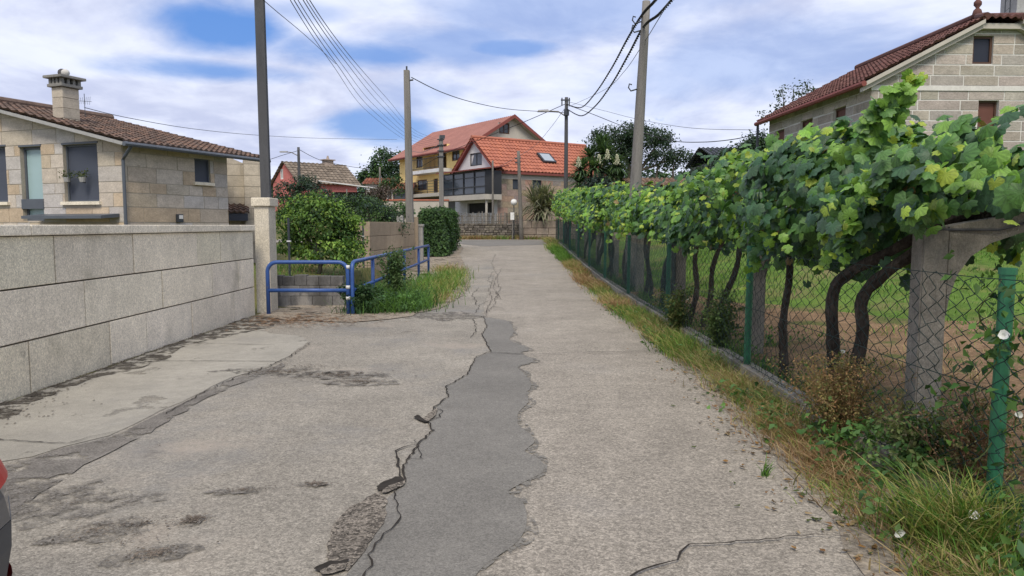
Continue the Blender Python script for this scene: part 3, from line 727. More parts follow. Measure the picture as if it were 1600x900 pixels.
cp_ = square_pole('utility_pole', 'square concrete pole at the drive entrance with dark wires leaving its top', (q.x, 26.0, g0), .27, .19, zt - g0, M['pole_grey'], lean=(-.07, 0))
b = MB(); b.tube([(-.07, 0, zt - g0 - .02), (-.07, 0, zt - g0 + .14)], .03, 8); b.build('insulator', M['dark_metal'], cp_); b = MB(); b.tube([(.0, -.05, zt - g0 - .35), (.16, -.05, zt - g0 - .33)], .03, 8); b.build('insulator', M['dark_metal'], cp_)
b = MB(); b.tube([(.10, -.13, .3), (.05, -.12, 2.6), (-.02, -.1, 5.5)], .035, 6); b.build('cable_duct', M['pole_grey'], cp_)
# thin green fence posts of the garden
for px, Yd, lab in ((452, 15.4, 'thin dark green metal stake beside the lemon bush on the granite pillar side'), (568, 19.2, 'thin dark green metal stake at the near edge of the tan slab wall')):
    q = P(px, 400, Yd); gz = Hs(q.x, Yd); t = thing('fence_stake', lab, 'stake', (q.x, Yd, gz)); b = MB(); b.tube([(0, 0, -.2), (0, 0, 1.25)], .025, 8); b.build('stake', M['dark_metal'], t)
    b = MB(); b.box(-.04, .04, -.03, .03, .75, .78); b.build('clip', M['white'], t)

# ------------------------------------------------------------------ left house
M['facade_core'] = mat('pale_mortar', (.40, .365, .30), .95, ((2, .1), (20, .12)), (25, .3, .01), .15)
M['house_stone'] = mat('sandstone', (.46, .41, .335), .9, ((.7, .08), (3, .14), (18, .14), (60, .12, 2, .5)), (30, .5, .015), .2, stains=(((.24, .19, .13), 1.8, .60, .72, .55),), stretch=(1, 1, 1.6))
M['brown_tile'] = mat('brown_roof_tile', (.135, .096, .078), .9, ((1.5, .2), (8, .2), (40, .15)), (30, .4, .01), .2, stains=(((.085, .065, .055), 1.0, .52, .68, .7), ((.23, .17, .13), 3, .62, .72, .5)))
M['shutter'] = mat('blue_grey_blind', (.062, .072, .098), .55, ((1, .06),), None, .35)
M['slate_metal'] = mat('slate_metal', (.085, .098, .118), .45, ((1.5, .12),), None, .45)
M['glass_cyan'] = mat('frosted_glass', (.30, .42, .43), .22, ((1, .06),), None, .5)
M['glass'] = mat('dark_glass', (.06, .072, .088), .08, (), None, .5)
M['chimney_cap'] = mat('chimney_cap_stone', (.22, .215, .20), .9, ((2, .15), (14, .15)), (20, .4, .01), .2)
M['fascia'] = mat('grey_fascia', (.34, .34, .335), .8, ((2, .1), (12, .1)), None, .3)
cornerq = P(190, 213, 20.0); LH = Loc((cornerq.x, 20.0, 0), -math.atan2(.357, .934))
lh = thing('stone_house', 'sandstone house with brown tiled low gable roof behind the granite wall', 'house', LH.O, LH.rot)
T1 = lambda u, v, d: (u, -d, v)      # gable front, local y=0
T2 = lambda u, v, d: (d, u, v)       # side, local x=0
eave = LH.xz(190, 222)[1] - .05; slope = .235; zb = -1.2; XW, YW = -13.0, 3.9
def o1(x0, y0, x1, y1):
    a, b_, c, d_ = LH.xz(x0, y0), LH.xz(x1, y0), LH.xz(x1, y1), LH.xz(x0, y1)
    return ((a[0] + d_[0]) / 2, (b_[0] + c[0]) / 2, (c[1] + d_[1]) / 2, (a[1] + b_[1]) / 2)
w1, w2, w3 = o1(100, 225, 154, 315), o1(34, 229, 67, 345), o1(-40, 230, 11, 316)
y0, z1 = LH.yz(303, 247); y1, z0 = LH.yz(329, 286); w4 = (y0, y1, z0, z1)
gp = [(XW, zb), (0, zb), (0, eave), (XW / 2, eave - slope * XW / 2), (XW, eave)]
def stone_col(u, v): return random.choice([(1, 1, 1), (1.08, 1.07, 1.1), (1.0, .90, .80), (1.0, 1.06, 1.22), (.96, 1.0, 1.12), (1.10, 1.0, .90), (.95, .92, .92), (1.1, 1.1, 1.15), (1.02, .97, .9)])
core = MB(); facade(core, T1, gp, [w1, w2, w3], .25); facade(core, T2, [(0, zb), (YW, zb), (YW, eave + .0), (0, eave)], [w4], .2)
core.face([(0, YW, zb), (XW, YW, zb), (XW, YW, eave), (XW / 2, YW, eave - slope * XW / 2), (0, YW, eave)]); core.face([(XW, 0, zb), (XW, YW, zb), (XW, YW, eave), (XW, 0, eave)])
core.build('mortar_wall', M['facade_core'], lh)
st_ = MB(); ashlar(st_, T1, gp, [w1, w2, w3], .36, (.5, 1.3), .022, .012, stone_col, zb, rows=[.38, .30, .42]); ashlar(st_, T2, [(0, zb), (YW, zb), (YW, eave), (0, eave)], [w4], .36, (.45, 1.2), .022, .012, stone_col, zb, rows=[.38, .30, .42])
st_.build('stone_facing', M['house_stone'], lh)
# shutters / glazed door
for o in (w1, w3):
    w = window(lh, T1, o, M['slate_metal'], M['shutter'], 1, 1, .14, .05, sill=M['granite'], pane='blind')
w = window(lh, T1, w2, M['slate_metal'], M['glass_cyan'], 1, 1, .16, .07, name='glazed_panel'); b = MB(); tbox(b, T1, w2[0] - .02, w2[1] + .02, w2[2] + .34, w2[2] + .62, -.05, .03); b.build('balcony_band', M['slate_metal'], w)
window(lh, T2, w4, M['slate_metal'], M['shutter'], 1, 1, .10, .04, sill=M['granite'], pane='blind')
# dark surround of the upper windows
for o in (w1, w2, w3): b = MB(); tbox(b, T1, o[0] - .03, o[1] + .03, o[3] + .001, o[3] + .05, .004, .03); b.build('lintel', M['slate_metal'], lh)
aw = o1(65, 334, 190, 345); b = MB(); b.hexa([T1(aw[0], aw[3] - .10, .02), T1(aw[1] - .05, aw[3] - .10, .02), T1(aw[1] - .05, aw[3] - .14, .6), T1(aw[0], aw[3] - .14, .6), T1(aw[0], aw[3], .02), T1(aw[1] - .05, aw[3], .02), T1(aw[1] - .05, aw[3] - .06, .6), T1(aw[0], aw[3] - .06, .6)]); b.build('door_canopy', M['slate_metal'], lh)
# roof
nrm_ = Vector((math.sin(math.atan(slope)), 0, math.cos(math.atan(slope)))); cs = math.cos(math.atan(slope)); sn = math.sin(math.atan(slope))
OV, F0, F1 = .45, -.38, 5.35
RL = (abs(XW) / 2 + OV) / cs
Pr = lambda u, v: Vector((OV - v * cs, u, eave - OV * slope + .12 + v * sn))
Pl = lambda u, v: Vector((XW - OV + v * cs, u, eave - OV * slope + .12 + v * sn))
rm = MB(); tc_ = lambda c, r_: random.choice([(1, 1, 1), (1.15, 1.05, 1), (.78, .8, .82), (1.3, 1.15, 1.05), (.9, .88, .88)])
roof_tiles(rm, Pr, nrm_, [(F0, 0), (F1, 0), (F1, RL), (F0, RL)], .21, .36, .055, tc_); roof_tiles(rm, Pl, Vector((-nrm_.x, 0, nrm_.z)), [(F0, 0), (F1, 0), (F1, RL), (F0, RL)], .4, .6, .05, tc_, sub=4)
rm.tube([(XW / 2, F0, eave + slope * abs(XW) / 2 + .2), (XW / 2, F1, eave + slope * abs(XW) / 2 + .2)], .13, 10)
rf = rm.build('roof', M['brown_tile'], lh)
b = MB()
for Pf, n in ((Pr, nrm_), (Pl, Vector((-nrm_.x, 0, nrm_.z)))):
    q = [(F0 + .02, .02), (F1 - .02, .02), (F1 - .02, RL), (F0 + .02, RL)]
    p = [Pf(*k) - n * .10 for k in q] + [Pf(*k) - n * .012 for k in q]; b.hexa(p)
b.build('roof_slab', M['fascia'], rf)
b = MB(); b.tube([(OV + .05, F0, eave - OV * slope + .06), (OV + .05, F1, eave - OV * slope + .06)], .062, 8); b.build('gutter', M['slate_metal'], rf)
b = MB(); b.tube([(OV + .03, -.15, eave - OV * slope), (.25, -.13, eave - .32), (.07, -.05, eave - .42), (.07, -.05, zb)], .045, 8); b.build('downpipe', M['slate_metal'], lh)
# chimney on the roof with slotted crown
cy, cxl = 1.1, -3.4; zr = eave + slope * -cxl
CW, CD = .22, .27
ch = MB(); ch.box(cxl - CW, cxl + CW, cy - CD, cy + CD, zr - .3, zr + .16, bev=.012)
for k in range(3): ch.box(cxl - CW + .004 * (k % 2), cxl + CW - .004 * (k % 2), cy - CD, cy + CD, zr + .166 + k * .30, zr + .46 + k * .30, (random.uniform(.9, 1.1),) * 3, bev=.012)
c0 = ch.build('chimney', M['house_stone'], rf)
b = MB(); z = zr + 1.07; b.box(cxl - CW - .08, cxl + CW + .08, cy - CD - .08, cy + CD + .08, z, z + .09, bev=.015)
for i in (-1, -.33, .33, 1):
    for s_ in (-1, 1):
        b.box(cxl + i * CW - .04, cxl + i * CW + .04, cy + s_ * CD - .05, cy + s_ * CD + .05, z + .08, z + .26); b.box(cxl + s_ * CW - .05, cxl + s_ * CW + .05, cy + i * CD - .04, cy + i * CD + .04, z + .081, z + .258)
b.box(cxl - .16, cxl + .16, cy - .2, cy + .2, z + .08, z + .255, G_(.15)); b.box(cxl - CW - .15, cxl + CW + .15, cy - CD - .15, cy + CD + .15, z + .25, z + .33, bev=.015)
b.build('chimney_crown', M['chimney_cap'], c0)
b = MB(); b.ball((cxl - .09, cy, z + .46), .12, col=(.25, .25, .28)); b.ball((cxl + .08, cy - .03, z + .44), .13, .11, .11, col=(1.6, 1.6, 1.6)); b.tube([(cxl, cy, z + .32), (cxl, cy, z + .44)], .07, 8); b.build('chimney_cowl', M['pale_conc'], c0, smooth=True)
# antenna behind the chimney
at_ = thing('tv_antenna', 'small comb television antenna beside the sandstone chimney', 'antenna', P(133, 178, 22.6), LH.rot); at_.scale = (.5, .5, .5)
b = MB(); b.tube([(0, 0, -.2), (0, 0, 1.2)], .018, 6); b.build('mast', M['dark_metal'], at_)
b = MB(); b.tube([(-.45, 0, .8), (.45, .1, .72)], .012, 6)
for k in range(6): x = -.4 + k * .16; b.tube([(x, 0, .8 - .18 - .02 * k), (x + .02, .05, .8 + .2)], .009, 5)
b.build('aerial', M['dark_metal'], at_)
lp = thing('wall_lamp', 'small dark square lamp low on the side wall of the sandstone house', 'wall lamp', LH.O, LH.rot); yy, zz_ = LH.yz(278, 341)
b = MB(); b.box(.014, .12, yy - .1, yy + .1, zz_ - .12, zz_ + .12, bev=.015); b.build('housing', M['dark_metal'], lp); b = MB(); b.box(.121, .13, yy - .07, yy + .07, zz_ - .02, zz_ + .09); b.build('lens', M['white'], lp)
M['leaf_gen'] = mat('leaf', (1, 1, 1), .6, ((.5, .12),), None, .25, transl=.25)
for i, (px, lab) in enumerate(((110, 'potted plant on the left half of the large blue window sill'), (134, 'potted plant on the right half of the large blue window sill'))):
    x, z = LH.xz(px, 279); t = thing('potted_plant', lab, 'plant', LH.O + Matrix.Rotation(LH.rot, 3, 'Z') @ Vector((x, -.10, z)), LH.rot)
    b = MB(); b.tube([(0, 0, -.10), (0, 0, .03)], [.07, .1], 10); b.build('pot', M['fascia'], t); foliage('leaves', [((0, 0, .1), (.2, .07, .1), 14)], 8, .05, .06, [(.06, .09, .03), (.1, .12, .04)], M['leaf_gen'], t, seed=30 + i)
    b = MB(); b.tube([(-.02, .1, -.11), (0, 0, -.1)], .015, 6); b.build('bracket', M['dark_metal'], t)
# wing behind
wg = thing('stone_annex', 'pale stone annex with stepped walls behind the sandstone house', 'building', (P(375, 300, 27).x, 27, -1), .36)
top_ = lambda py: P(375, py, 27).z + 1; b = MB()
xa, xb, xc = P(340, 300, 27).x - wg.location.x, P(381, 300, 27).x - wg.location.x, P(405, 300, 27).x - wg.location.x
Tg = lambda u, v, d: (u, -d, v)
cb = MB(); cb.box(xa, xb, .01, 3, 0, top_(255)); cb.box(xb + .003, xc, -.3, 3, 0, top_(247)); cb.face([(xa, .01, top_(255)), (xb, .01, top_(255)), ((xa + xb) / 2, .01, top_(246))]); cb.build('mortar_wall', M['facade_core'], wg)
ashlar(b, lambda u, v, d: (u, .01 - d, v), [(xa, 0), (xb, 0), (xb, top_(255)), ((xa + xb) / 2, top_(246)), (xa, top_(255))], [], .4, (.5, 1.1), .02, .012, lambda u, v: G_(random.uniform(.95, 1.2)), 0)
ashlar(b, lambda u, v, d: (u, -.3 - d, v), [(xb + .01, 0), (xc, 0), (xc, top_(247)), (xb + .01, top_(247))], [], .4, (.5, 1.1), .02, .012, lambda u, v: G_(random.uniform(.95, 1.2)), 0)
b.build('stone_facing', M['house_stone'], wg)
b = MB(); roof_tiles(b, lambda u, v: Vector((xa - .2 + u, -.9 + v * .95, top_(333) + v * .3)), (0, -.3, .95), [(0, 0), (1.3, 0), (1.3, 1), (0, 1)], .2, .3, .05, tc_); lr = b.build('lean_to_roof', M['brown_tile'], wg)
b = MB(); b.box(xa - .15, xa + 1.05, -.85, 0, top_(345), top_(334)); b.build('lean_to_beam', M['shutter'], wg)
# ------------------------------------------------------------------ orange roofed house
M['orange_tile'] = mat('orange_roof_tile', (.375, .140, .092), .8, ((1.2, .1), (10, .12)), None, .25, stains=(((.30, .10, .06), 1.4, .55, .7, .6),))
M['red_sheet'] = mat('rusty_red_roof', (.305, .150, .128), .8, ((.7, .12), (5, .1)), None, .25)
M['red_dark'] = mat('dark_red_trim', (.20, .06, .05), .7, ((2, .12),), None, .3)
M['white_render'] = mat('white_render', (.60, .60, .60), .9, ((.8, .08), (6, .06)), None, .2, stains=(((.36, .35, .33), 1.2, .56, .72, .6),))
M['cream_render'] = mat('cream_render', (.44, .41, .36), .9, ((.8, .08), (6, .06)), None, .2)
M['yellow_render'] = mat('yellow_render', (.86, .64, .27), .9, ((.8, .08), (6, .06)), None, .2, stains=(((.52, .34, .14), 1.1, .58, .72, .6),))
M['pink_stone'] = mat('pinkish_stone', (.33, .27, .225), .9, ((1, .14), (5, .16), (20, .15)), (12, .5, .03), .2)
M['dark_frame'] = mat('dark_window_frame', (.03, .032, .036), .45, (), None, .4)
M['wood_frame'] = mat('brown_window_frame', (.085, .045, .03), .6, ((3, .15),), None, .3)
M['wood_blind'] = mat('brown_blind', (.20, .085, .06), .65, ((2, .1),), None, .3)
M['grey_garage'] = mat('grey_garage', (.15, .15, .155), .9, ((1, .12), (8, .1)), None, .2)
uq = math.atan2(.57, .82)
def flat(Tf, mb, o, d, col=(1, 1, 1)): mb.face([Tf(o[0], o[2], d), Tf(o[1], o[2], d), Tf(o[1], o[3], d), Tf(o[0], o[3], d)], col)

cq = P(777, 262, 50.0); OHL = Loc((cq.x, 50.0, 0), uq)
oh = thing('orange_roof_house', 'house with bright orange tiled roof, white gable and dark glazed sunroom', 'house', OHL.O, uq)
Tx = lambda u, v, d: (u, -d, v)        # long side y=0
Ty = lambda u, v, d: (-d, u, v)        # gable side x=0
ze = OHL.xz(777, 266)[1]; WY = 5.6; LX = 9.6; zb = 1.2; za = ze + 2.25
def oo(f, x0, yt, x1, yb):
    a = f(x0, yt); b_ = f(x1, yt); c = f(x1, yb); d_ = f(x0, yb)
    return (min(a[0], b_[0]), max(a[0], b_[0]), (c[1] + d_[1]) / 2, (a[1] + b_[1]) / 2)
gw_ = oo(OHL.yz, 734, 239, 753, 259); sideA = oo(OHL.xz, 801, 277, 812, 296); sideB = oo(OHL.xz, 832, 279, 846, 300)
gar = oo(OHL.yz, 730, 317, 770, 333)
gpoly = [(0, zb), (WY, zb), (WY, ze), (WY / 2, za), (0, ze)]
c_ = MB(); facade(c_, Ty, gpoly, [gw_, gar], .2); c_.build('gable_wall', M['white_render'], oh); c_ = MB(); c_.face([Ty(u, v, -LX) for u, v in gpoly]); c_.build('gable_wall', M['white_render'], oh)
c_ = MB(); facade(c_, Tx, [(0, zb), (LX, zb), (LX, ze), (0, ze)], [sideA, sideB], .2); c_.face([Tx(0, zb, -WY), Tx(LX, zb, -WY), Tx(LX, ze, -WY), Tx(0, ze, -WY)])
ashlar(c_, Tx, [(0, zb), (LX, zb), (LX, ze - .55), (0, ze - .55)], [sideA, sideB], .4, (.5, 1.1), .02, .012, lambda u, v: (random.uniform(.85, 1.15), random.uniform(.85, 1.05), random.uniform(.8, 1.0)), zb)
c_.build('side_wall', M['pink_stone'], oh)
b = MB(); tbox(b, Tx, .01, LX, ze - .55, ze - .02, .0, .02); b.build('wall_band', M['cream_render'], oh)
window(oh, Ty, gw_, M['dark_frame'], M['glass'], 2, 1, .1, .08); window(oh, Tx, sideA, M['dark_frame'], M['glass'], 1, 1, .1, .06); window(oh, Tx, sideB, M['dark_frame'], M['glass'], 2, 1, .1, .06)
b = MB(); flat(Ty, b, gar, -.18, (.25, .25, .25)); b.build('garage_door', M['grey_garage'], oh)
# gable curtain
b = MB(); b.face([Ty(gw_[1] - .1, gw_[2] + .1, -.085), Ty(gw_[1] - .45, gw_[3] - .1, -.085), Ty(gw_[1] - .1, gw_[3] - .1, -.085)]); b.build('curtain', M['white_render'], oh)
ps = math.atan2(za - ze, WY / 2); RLo = (WY / 2) / math.cos(ps) + .35
rm = MB(); tone = lambda c, r_: random.choice([(1, 1, 1), (1.06, 1.05, 1), (.92, .9, .9), (1, 1, 1)])
for s_ in (0, 1):
    n = Vector((0, (-1 if s_ == 0 else 1) * math.sin(ps), math.cos(ps)))
    if s_ == 0: Pf = lambda u, v: Vector((u, -.3 * math.cos(ps) + v * math.cos(ps), ze - .3 * math.sin(ps) + .14 + v * math.sin(ps)))
    else: Pf = lambda u, v: Vector((u, WY + .3 * math.cos(ps) - v * math.cos(ps), ze - .3 * math.sin(ps) + .14 + v * math.sin(ps)))
    roof_tiles(rm, Pf, n, [(-.3, 0), (LX + .5, 0), (LX + .5, RLo), (-.3, RLo)], .30, .40, .07, tone, .05, 5)
rm.tube([(-.3, WY / 2, za + .22), (LX + .5, WY / 2, za + .22)], .13, 8)
orf = rm.build('roof', M['orange_tile'], oh)
b = MB()
for s_ in (0, 1):
    f = (lambda y: y) if s_ == 0 else (lambda y: WY - y)
    q = [(-.28, -.25), (LX + .48, -.25), (LX + .48, WY / 2), (-.28, WY / 2)]
    zf = lambda y: ze + y * math.tan(ps)
    b.hexa([(x, f(y), zf(y) - .02) for x, y in q] + [(x, f(y), zf(y) + .12) for x, y in q])
b.build('roof_slab', M['red_dark'], orf)
# skylight
sk = oo(lambda a, c: OHL.xz(a, c, 1.2), 842, 238, 868, 253); u_, v_ = sk[0], (1.15 / math.cos(ps)); nv = Vector((0, -math.sin(ps), math.cos(ps)))
P0 = lambda u, v: Vector((u, v * math.cos(ps), ze + .14 + v * math.sin(ps)))
b = MB(); b.hexa([P0(u, v) + nv * .02 for u, v in ((sk[0], .9), (sk[0] + 1.15, .9), (sk[0] + 1.15, 2.0), (sk[0], 2.0))] + [P0(u, v) + nv * .2 for u, v in ((sk[0], .9), (sk[0] + 1.15, .9), (sk[0] + 1.15, 2.0), (sk[0], 2.0))]); f_ = b.build('skylight', M['dark_frame'], orf)
M['sky_glass'] = mat('skylight_glass', (.32, .36, .40), .1, (), None, .6)
b = MB(); b.face([P0(u, v) + nv * .206 for u, v in ((sk[0] + .14, 1.02), (sk[0] + 1.01, 1.02), (sk[0] + 1.01, 1.88), (sk[0] + .14, 1.88))]); b.build('pane', M['sky_glass'], f_)
# sunroom on the gable
sz = oo(OHL.yz, 718, 272, 776, 305); s0, s1, zb_, zt_ = -.55, sz[1] + .1, sz[2] - .05, sz[3] + .05
Ts = lambda u, v, d: (-1.3 - d, u, v); b = MB(); n = 4; fw = .09
sr = MB(); tbox(sr, Ts, s0, s1, zb_ - .35, zb_, -1.29, .06); sr.build('balcony_slab', M['cream_render'], oh)
for i in range(n + 1): c = s0 + (s1 - s0) * i / n; tbox(b, Ts, max(s0, c - fw / 2), min(s1, c + fw / 2), zb_, zt_, -.06, .03)
for z in (zb_, zb_ + .48, zt_ - .09): tbox(b, Ts, s0, s1, z, z + .08, -.05, .022)
tbox(b, Ts, s0, s1, zt_ - .45, zt_ - .40, -.04, .015); tbox(b, Ts, s0, s0 + .08, zb_, zt_, -1.28, -.06)
fr_ = b.build('sunroom', M['dark_frame'], oh)
b = MB(); b.face([Ts(s0, zb_, -.03), Ts(s1, zb_, -.03), Ts(s1, zt_, -.03), Ts(s0, zt_, -.03)]); b.face([Ts(s0 + .03, zb_, -.03), Ts(s0 + .03, zb_, -1.29), Ts(s0 + .03, zt_, -1.29), Ts(s0 + .03, zt_, -.03)]); b.build('pane', M['glass'], fr_)
b = MB(); b.hexa([(-1.75, s0 - .3, zt_ + .02), (.35, s0 - .3, zt_ + .30), (.35, s1 + .3, zt_ + .30), (-1.75, s1 + .3, zt_ + .02), (-1.75, s0 - .3, zt_ + .10), (.35, s0 - .3, zt_ + .38), (.35, s1 + .3, zt_ + .38), (-1.75, s1 + .3, zt_ + .10)]); b.build('sunroom_roof', M['red_dark'], oh)
for y in (s0 + .2, s1 - .2): b = MB(); b.tube([(-1.1, y, zb), (-1.1, y, zb_ - .352)], .08, 8); b.build('balcony_pillar', M['cream_render'], oh)
# porch at the far right end with its own small roof
b = MB(); roof_tiles(b, lambda u, v: Vector((LX - .3 + u, -2.0 + v * .95, ze - 1.25 + v * .31)), (0, -.3, .95), [(0, 0), (3.2, 0), (3.2, 2.2), (0, 2.2)], .28, .4, .06, tone, .05, 4); b.build('porch_roof', M['orange_tile'], oh)
for x in (LX - .1, LX + 2.6): b = MB(); b.tube([(x, -1.8, zb), (x, -1.8, ze - 1.3)], .1, 8); b.build('porch_pillar', M['cream_render'], oh)
b = MB()
for i in range(16): x = LX - .4 + i * .22; b.box(x, x + .06, -1.9, -1.84, zb + .9, zb + 1.75)
b.box(LX - .5, LX + 3.2, -1.92, -1.85, zb + 1.76, zb + 1.84); b.build('porch_railing', M['cream_render'], oh)

# ------------------------------------------------------------------ yellow house
dq = P(735, 218, 61.0); YL = Loc((dq.x, 61.0, 0), uq)
yh = thing('yellow_house', 'yellow three storey house with rusty red gable roof and balconies', 'house', YL.O, uq)
ze = YL.yz(735, 226)[1]; WX = 8.2; LY = 13.0; zb = 1.4; za = ze + 2.5
U = lambda x0, yt, x1, yb: oo(YL.yz, x0, yt, x1, yb)
a1, a3 = U(650, 238, 660, 262), U(706, 231, 718, 251); l1, l2, l3 = U(652, 281, 667, 297), U(677, 279, 684, 303), U(701, 276, 715, 294)
rec = U(661, 228, 698, 266); att = oo(YL.xz, 780, 192, 796, 209)
zf = l2[2] - .02       # lower balcony floor
gpoly = [(0, zb), (WX, zb), (WX, ze), (WX / 2, za), (0, ze)]
c_ = MB(); facade(c_, Ty, [(0, zf), (LY, zf), (LY, ze), (0, ze)], [a1, a3, l1, l2, l3, rec], .2)
r_ = rec; rv = 1.2
c_.face([Ty(r_[0], r_[2], -.2), Ty(r_[0], r_[3], -.2), Ty(r_[0], r_[3], -rv), Ty(r_[0], r_[2], -rv)]); c_.face([Ty(r_[1], r_[2], -.2), Ty(r_[1], r_[3], -.2), Ty(r_[1], r_[3], -rv), Ty(r_[1], r_[2], -rv)])
c_.face([Ty(r_[0], r_[2], -rv), Ty(r_[1], r_[2], -rv), Ty(r_[1], r_[3], -rv), Ty(r_[0], r_[3], -rv)]); c_.face([Ty(r_[0], r_[2], -.2), Ty(r_[1], r_[2], -.2), Ty(r_[1], r_[2], -rv), Ty(r_[0], r_[2], -rv)]); c_.face([Ty(r_[0], r_[3], -.2), Ty(r_[1], r_[3], -.2), Ty(r_[1], r_[3], -rv), Ty(r_[0], r_[3], -rv)])
c_.build('yellow_wall', M['yellow_render'], yh)
c_ = MB(); facade(c_, Tx, gpoly, [att], .2); c_.build('gable_wall', M['cream_render'], yh); c_ = MB(); c_.face([Tx(u, v, -LY) for u, v in gpoly]); c_.face([Ty(0, zb, -WX), Ty(LY, zb, -WX), Ty(LY, ze, -WX), Ty(0, ze, -WX)]); c_.build('rear_wall', M['cream_render'], yh)
c_ = MB(); facade(c_, Ty, [(0, zb), (LY, zb), (LY, zf), (0, zf)], []); c_.build('garage_wall', M['grey_garage'], yh)
for o in (a1, a3, l1): window(yh, Ty, o, M['wood_frame'], M['glass'], 2, 1, .1, .1)
window(yh, Ty, l3, M['wood_frame'], M['wood_blind'], 1, 1, .1, .1, pane='blind'); window(yh, Tx, att, M['wood_frame'], M['glass'], 2, 1, .1, .1)
b = MB(); tbox(b, Ty, l2[0], l2[1], l2[2], l2[3], -.16, -.1, (.5, .5, .5)); b.build('door', M['wood_frame'], yh)
du = r_[1] - (r_[1] - r_[0]) * .48; b = MB(); tbox(b, Ty, du, du + 1.3, r_[2] + .02, r_[2] + 2.35, -rv + .01, -rv + .07, (.4, .4, .4)); b.build('balcony_door', M['wood_frame'], yh)
# balcony slabs and railings
b = MB(); tbox(b, Ty, r_[0] - .9, r_[1] + 1.0, r_[2] - .32, r_[2] - .02, .004, 1.1); b.build('balcony_slab', M['white_render'], yh)
M['iron'] = mat('black_iron', (.03, .03, .032), .5, (), None, .4)
def railing(u0, u1, z0, d, n, h=1.0, s=.03):
    b = MB(); tbox(b, Ty, u0, u1, z0 + h - .05, z0 + h, d - .05, d); tbox(b, Ty, u0, u1, z0 + .1, z0 + .14, d - .04, d - .006)
    for i in range(n + 1): c = u0 + (u1 - u0) * i / n; tbox(b, Ty, c - s / 2, c + s / 2, z0, z0 + h - .05, d - .045, d - .015)
    return b.build('balcony_railing', M['iron'], yh)
railing(r_[0] - .8, r_[1] + .9, r_[2], 1.05, 26); 
b = MB(); tbox(b, Ty, -.1, LY - 2, zf - .3, zf, .004, 1.5); b.build('balcony_slab', M['cream_render'], yh); railing(0, LY - 2.2, zf, 1.45, 9, 1.05, .05)
b = MB()
for i, z in enumerate((.3, .55, .8)): tbox(b, Ty, 0, LY - 2.2, zf + z, zf + z + .03, 1.41, 1.44)
b.build('railing_wire', M['iron'], yh)
ps = math.atan2(za - ze, WX / 2); ov = .72; k_ = math.tan(ps)
rm = MB()
for s_ in (0, 1):
    f = (lambda x: x) if s_ == 0 else (lambda x: WX - x)
    for (ya, yb) in ((-.45, LY + .8),):
        nst = 46
        for i in range(nst):
            y0_, y1_ = ya + (yb - ya) * i / nst, ya + (yb - ya) * (i + 1) / nst; ym = y0_ + (y1_ - y0_) * .8
            zr_ = lambda x: ze + .16 + x * k_
            rm.face([(f(-ov), y0_, zr_(-ov)), (f(-ov), ym, zr_(-ov)), (f(WX / 2), ym, zr_(WX / 2)), (f(WX / 2), y0_, zr_(WX / 2))])
            rm.box(*sorted((f(-ov), f(-ov) + .001)), ym, y1_, zr_(-ov), zr_(-ov) + .001) if False else None
            mid = (ym + y1_) / 2
            rm.face([(f(-ov), ym, zr_(-ov)), (f(-ov), mid, zr_(-ov) + .05), (f(WX / 2), mid, zr_(WX / 2) + .05), (f(WX / 2), ym, zr_(WX / 2))])
            rm.face([(f(-ov), mid, zr_(-ov) + .05), (f(-ov), y1_, zr_(-ov)), (f(WX / 2), y1_, zr_(WX / 2)), (f(WX / 2), mid, zr_(WX / 2) + .05)])
yr = rm.build('roof', M['red_sheet'], yh)
b = MB()
for s_ in (0, 1):
    f = (lambda x: x) if s_ == 0 else (lambda x: WX - x)
    q = [(-ov, -.42), (WX / 2, -.42), (WX / 2, LY + .78), (-ov, LY + .78)]
    b.hexa([(f(x), y, ze + x * k_ - .02) for x, y in q] + [(f(x), y, ze + x * k_ + .145) for x, y in q])
b.build('roof_slab', M['cream_render'], yr)
b = MB()
for s_ in (0, 1):
    f = (lambda x: x) if s_ == 0 else (lambda x: WX - x); x0 = -ov - .02
    b.hexa([(f(x0), -.5, ze + x0 * k_ - .06), (f(WX / 2), -.5, za - .06), (f(WX / 2), -.44, za - .06), (f(x0), -.44, ze + x0 * k_ - .06), (f(x0), -.5, ze + x0 * k_ + .24), (f(WX / 2), -.5, za + .24), (f(WX / 2), -.44, za + .24), (f(x0), -.44, ze + x0 * k_ + .24)])
    b.tube([(f(-ov - .05), -.45, ze - ov * k_ + .1), (f(-ov - .05), LY + .8, ze - ov * k_ + .1)], .1, 8)
b.build('red_verge', M['red_dark'], yr)

# ------------------------------------------------------------------ fieldstone wall and sticks at the end of the lane
M['fieldstone'] = mat('fieldstone', (.165, .15, .132), .95, ((1.5, .2), (6, .2), (25, .2)), (10, .8, .05), .15, stains=(((.09, .085, .075), 1.8, .52, .66, .7), ((.28, .25, .21), 3, .6, .7, .5)))
M['dry_stick'] = mat('dry_stick', (.15, .14, .125), .95, ((2, .25), (20, .2)), None, .15)
fx0, fx1 = P(700, 372, 48).x, P(812, 372, 47).x; gz = Hs(-2, 47.5) - .02
fw_ = thing('fieldstone_wall', 'low rough fieldstone wall under dry sticks at the end of the lane', 'wall', (fx0, 47.6, gz))
b = MB(); LW = fx1 - fx0; b.box(0, LW, .05, .4, -.3, 1.0, G_(.22))
z = -.1
while z < 1.0:
    x = 0; h = random.uniform(.13, .2)
    while x < LW:
        l = random.uniform(.18, .42); t = random.uniform(.55, 1.35)
        b.box(x + .012, min(LW, x + l) - .012, random.uniform(-.05, .0), .1, z + .012, min(1.04, z + h * random.uniform(.85, 1.05)), (t, t * .98, t * random.uniform(.88, 1.0)), bev=.02); x += l
    z += h
b.build('stones', M['fieldstone'], fw_)
sf = thing('stick_fence', 'fence of dry grey sticks standing on the fieldstone wall', 'fence', (fx0, 47.75, gz + 1.0)); b = MB(); x = .0
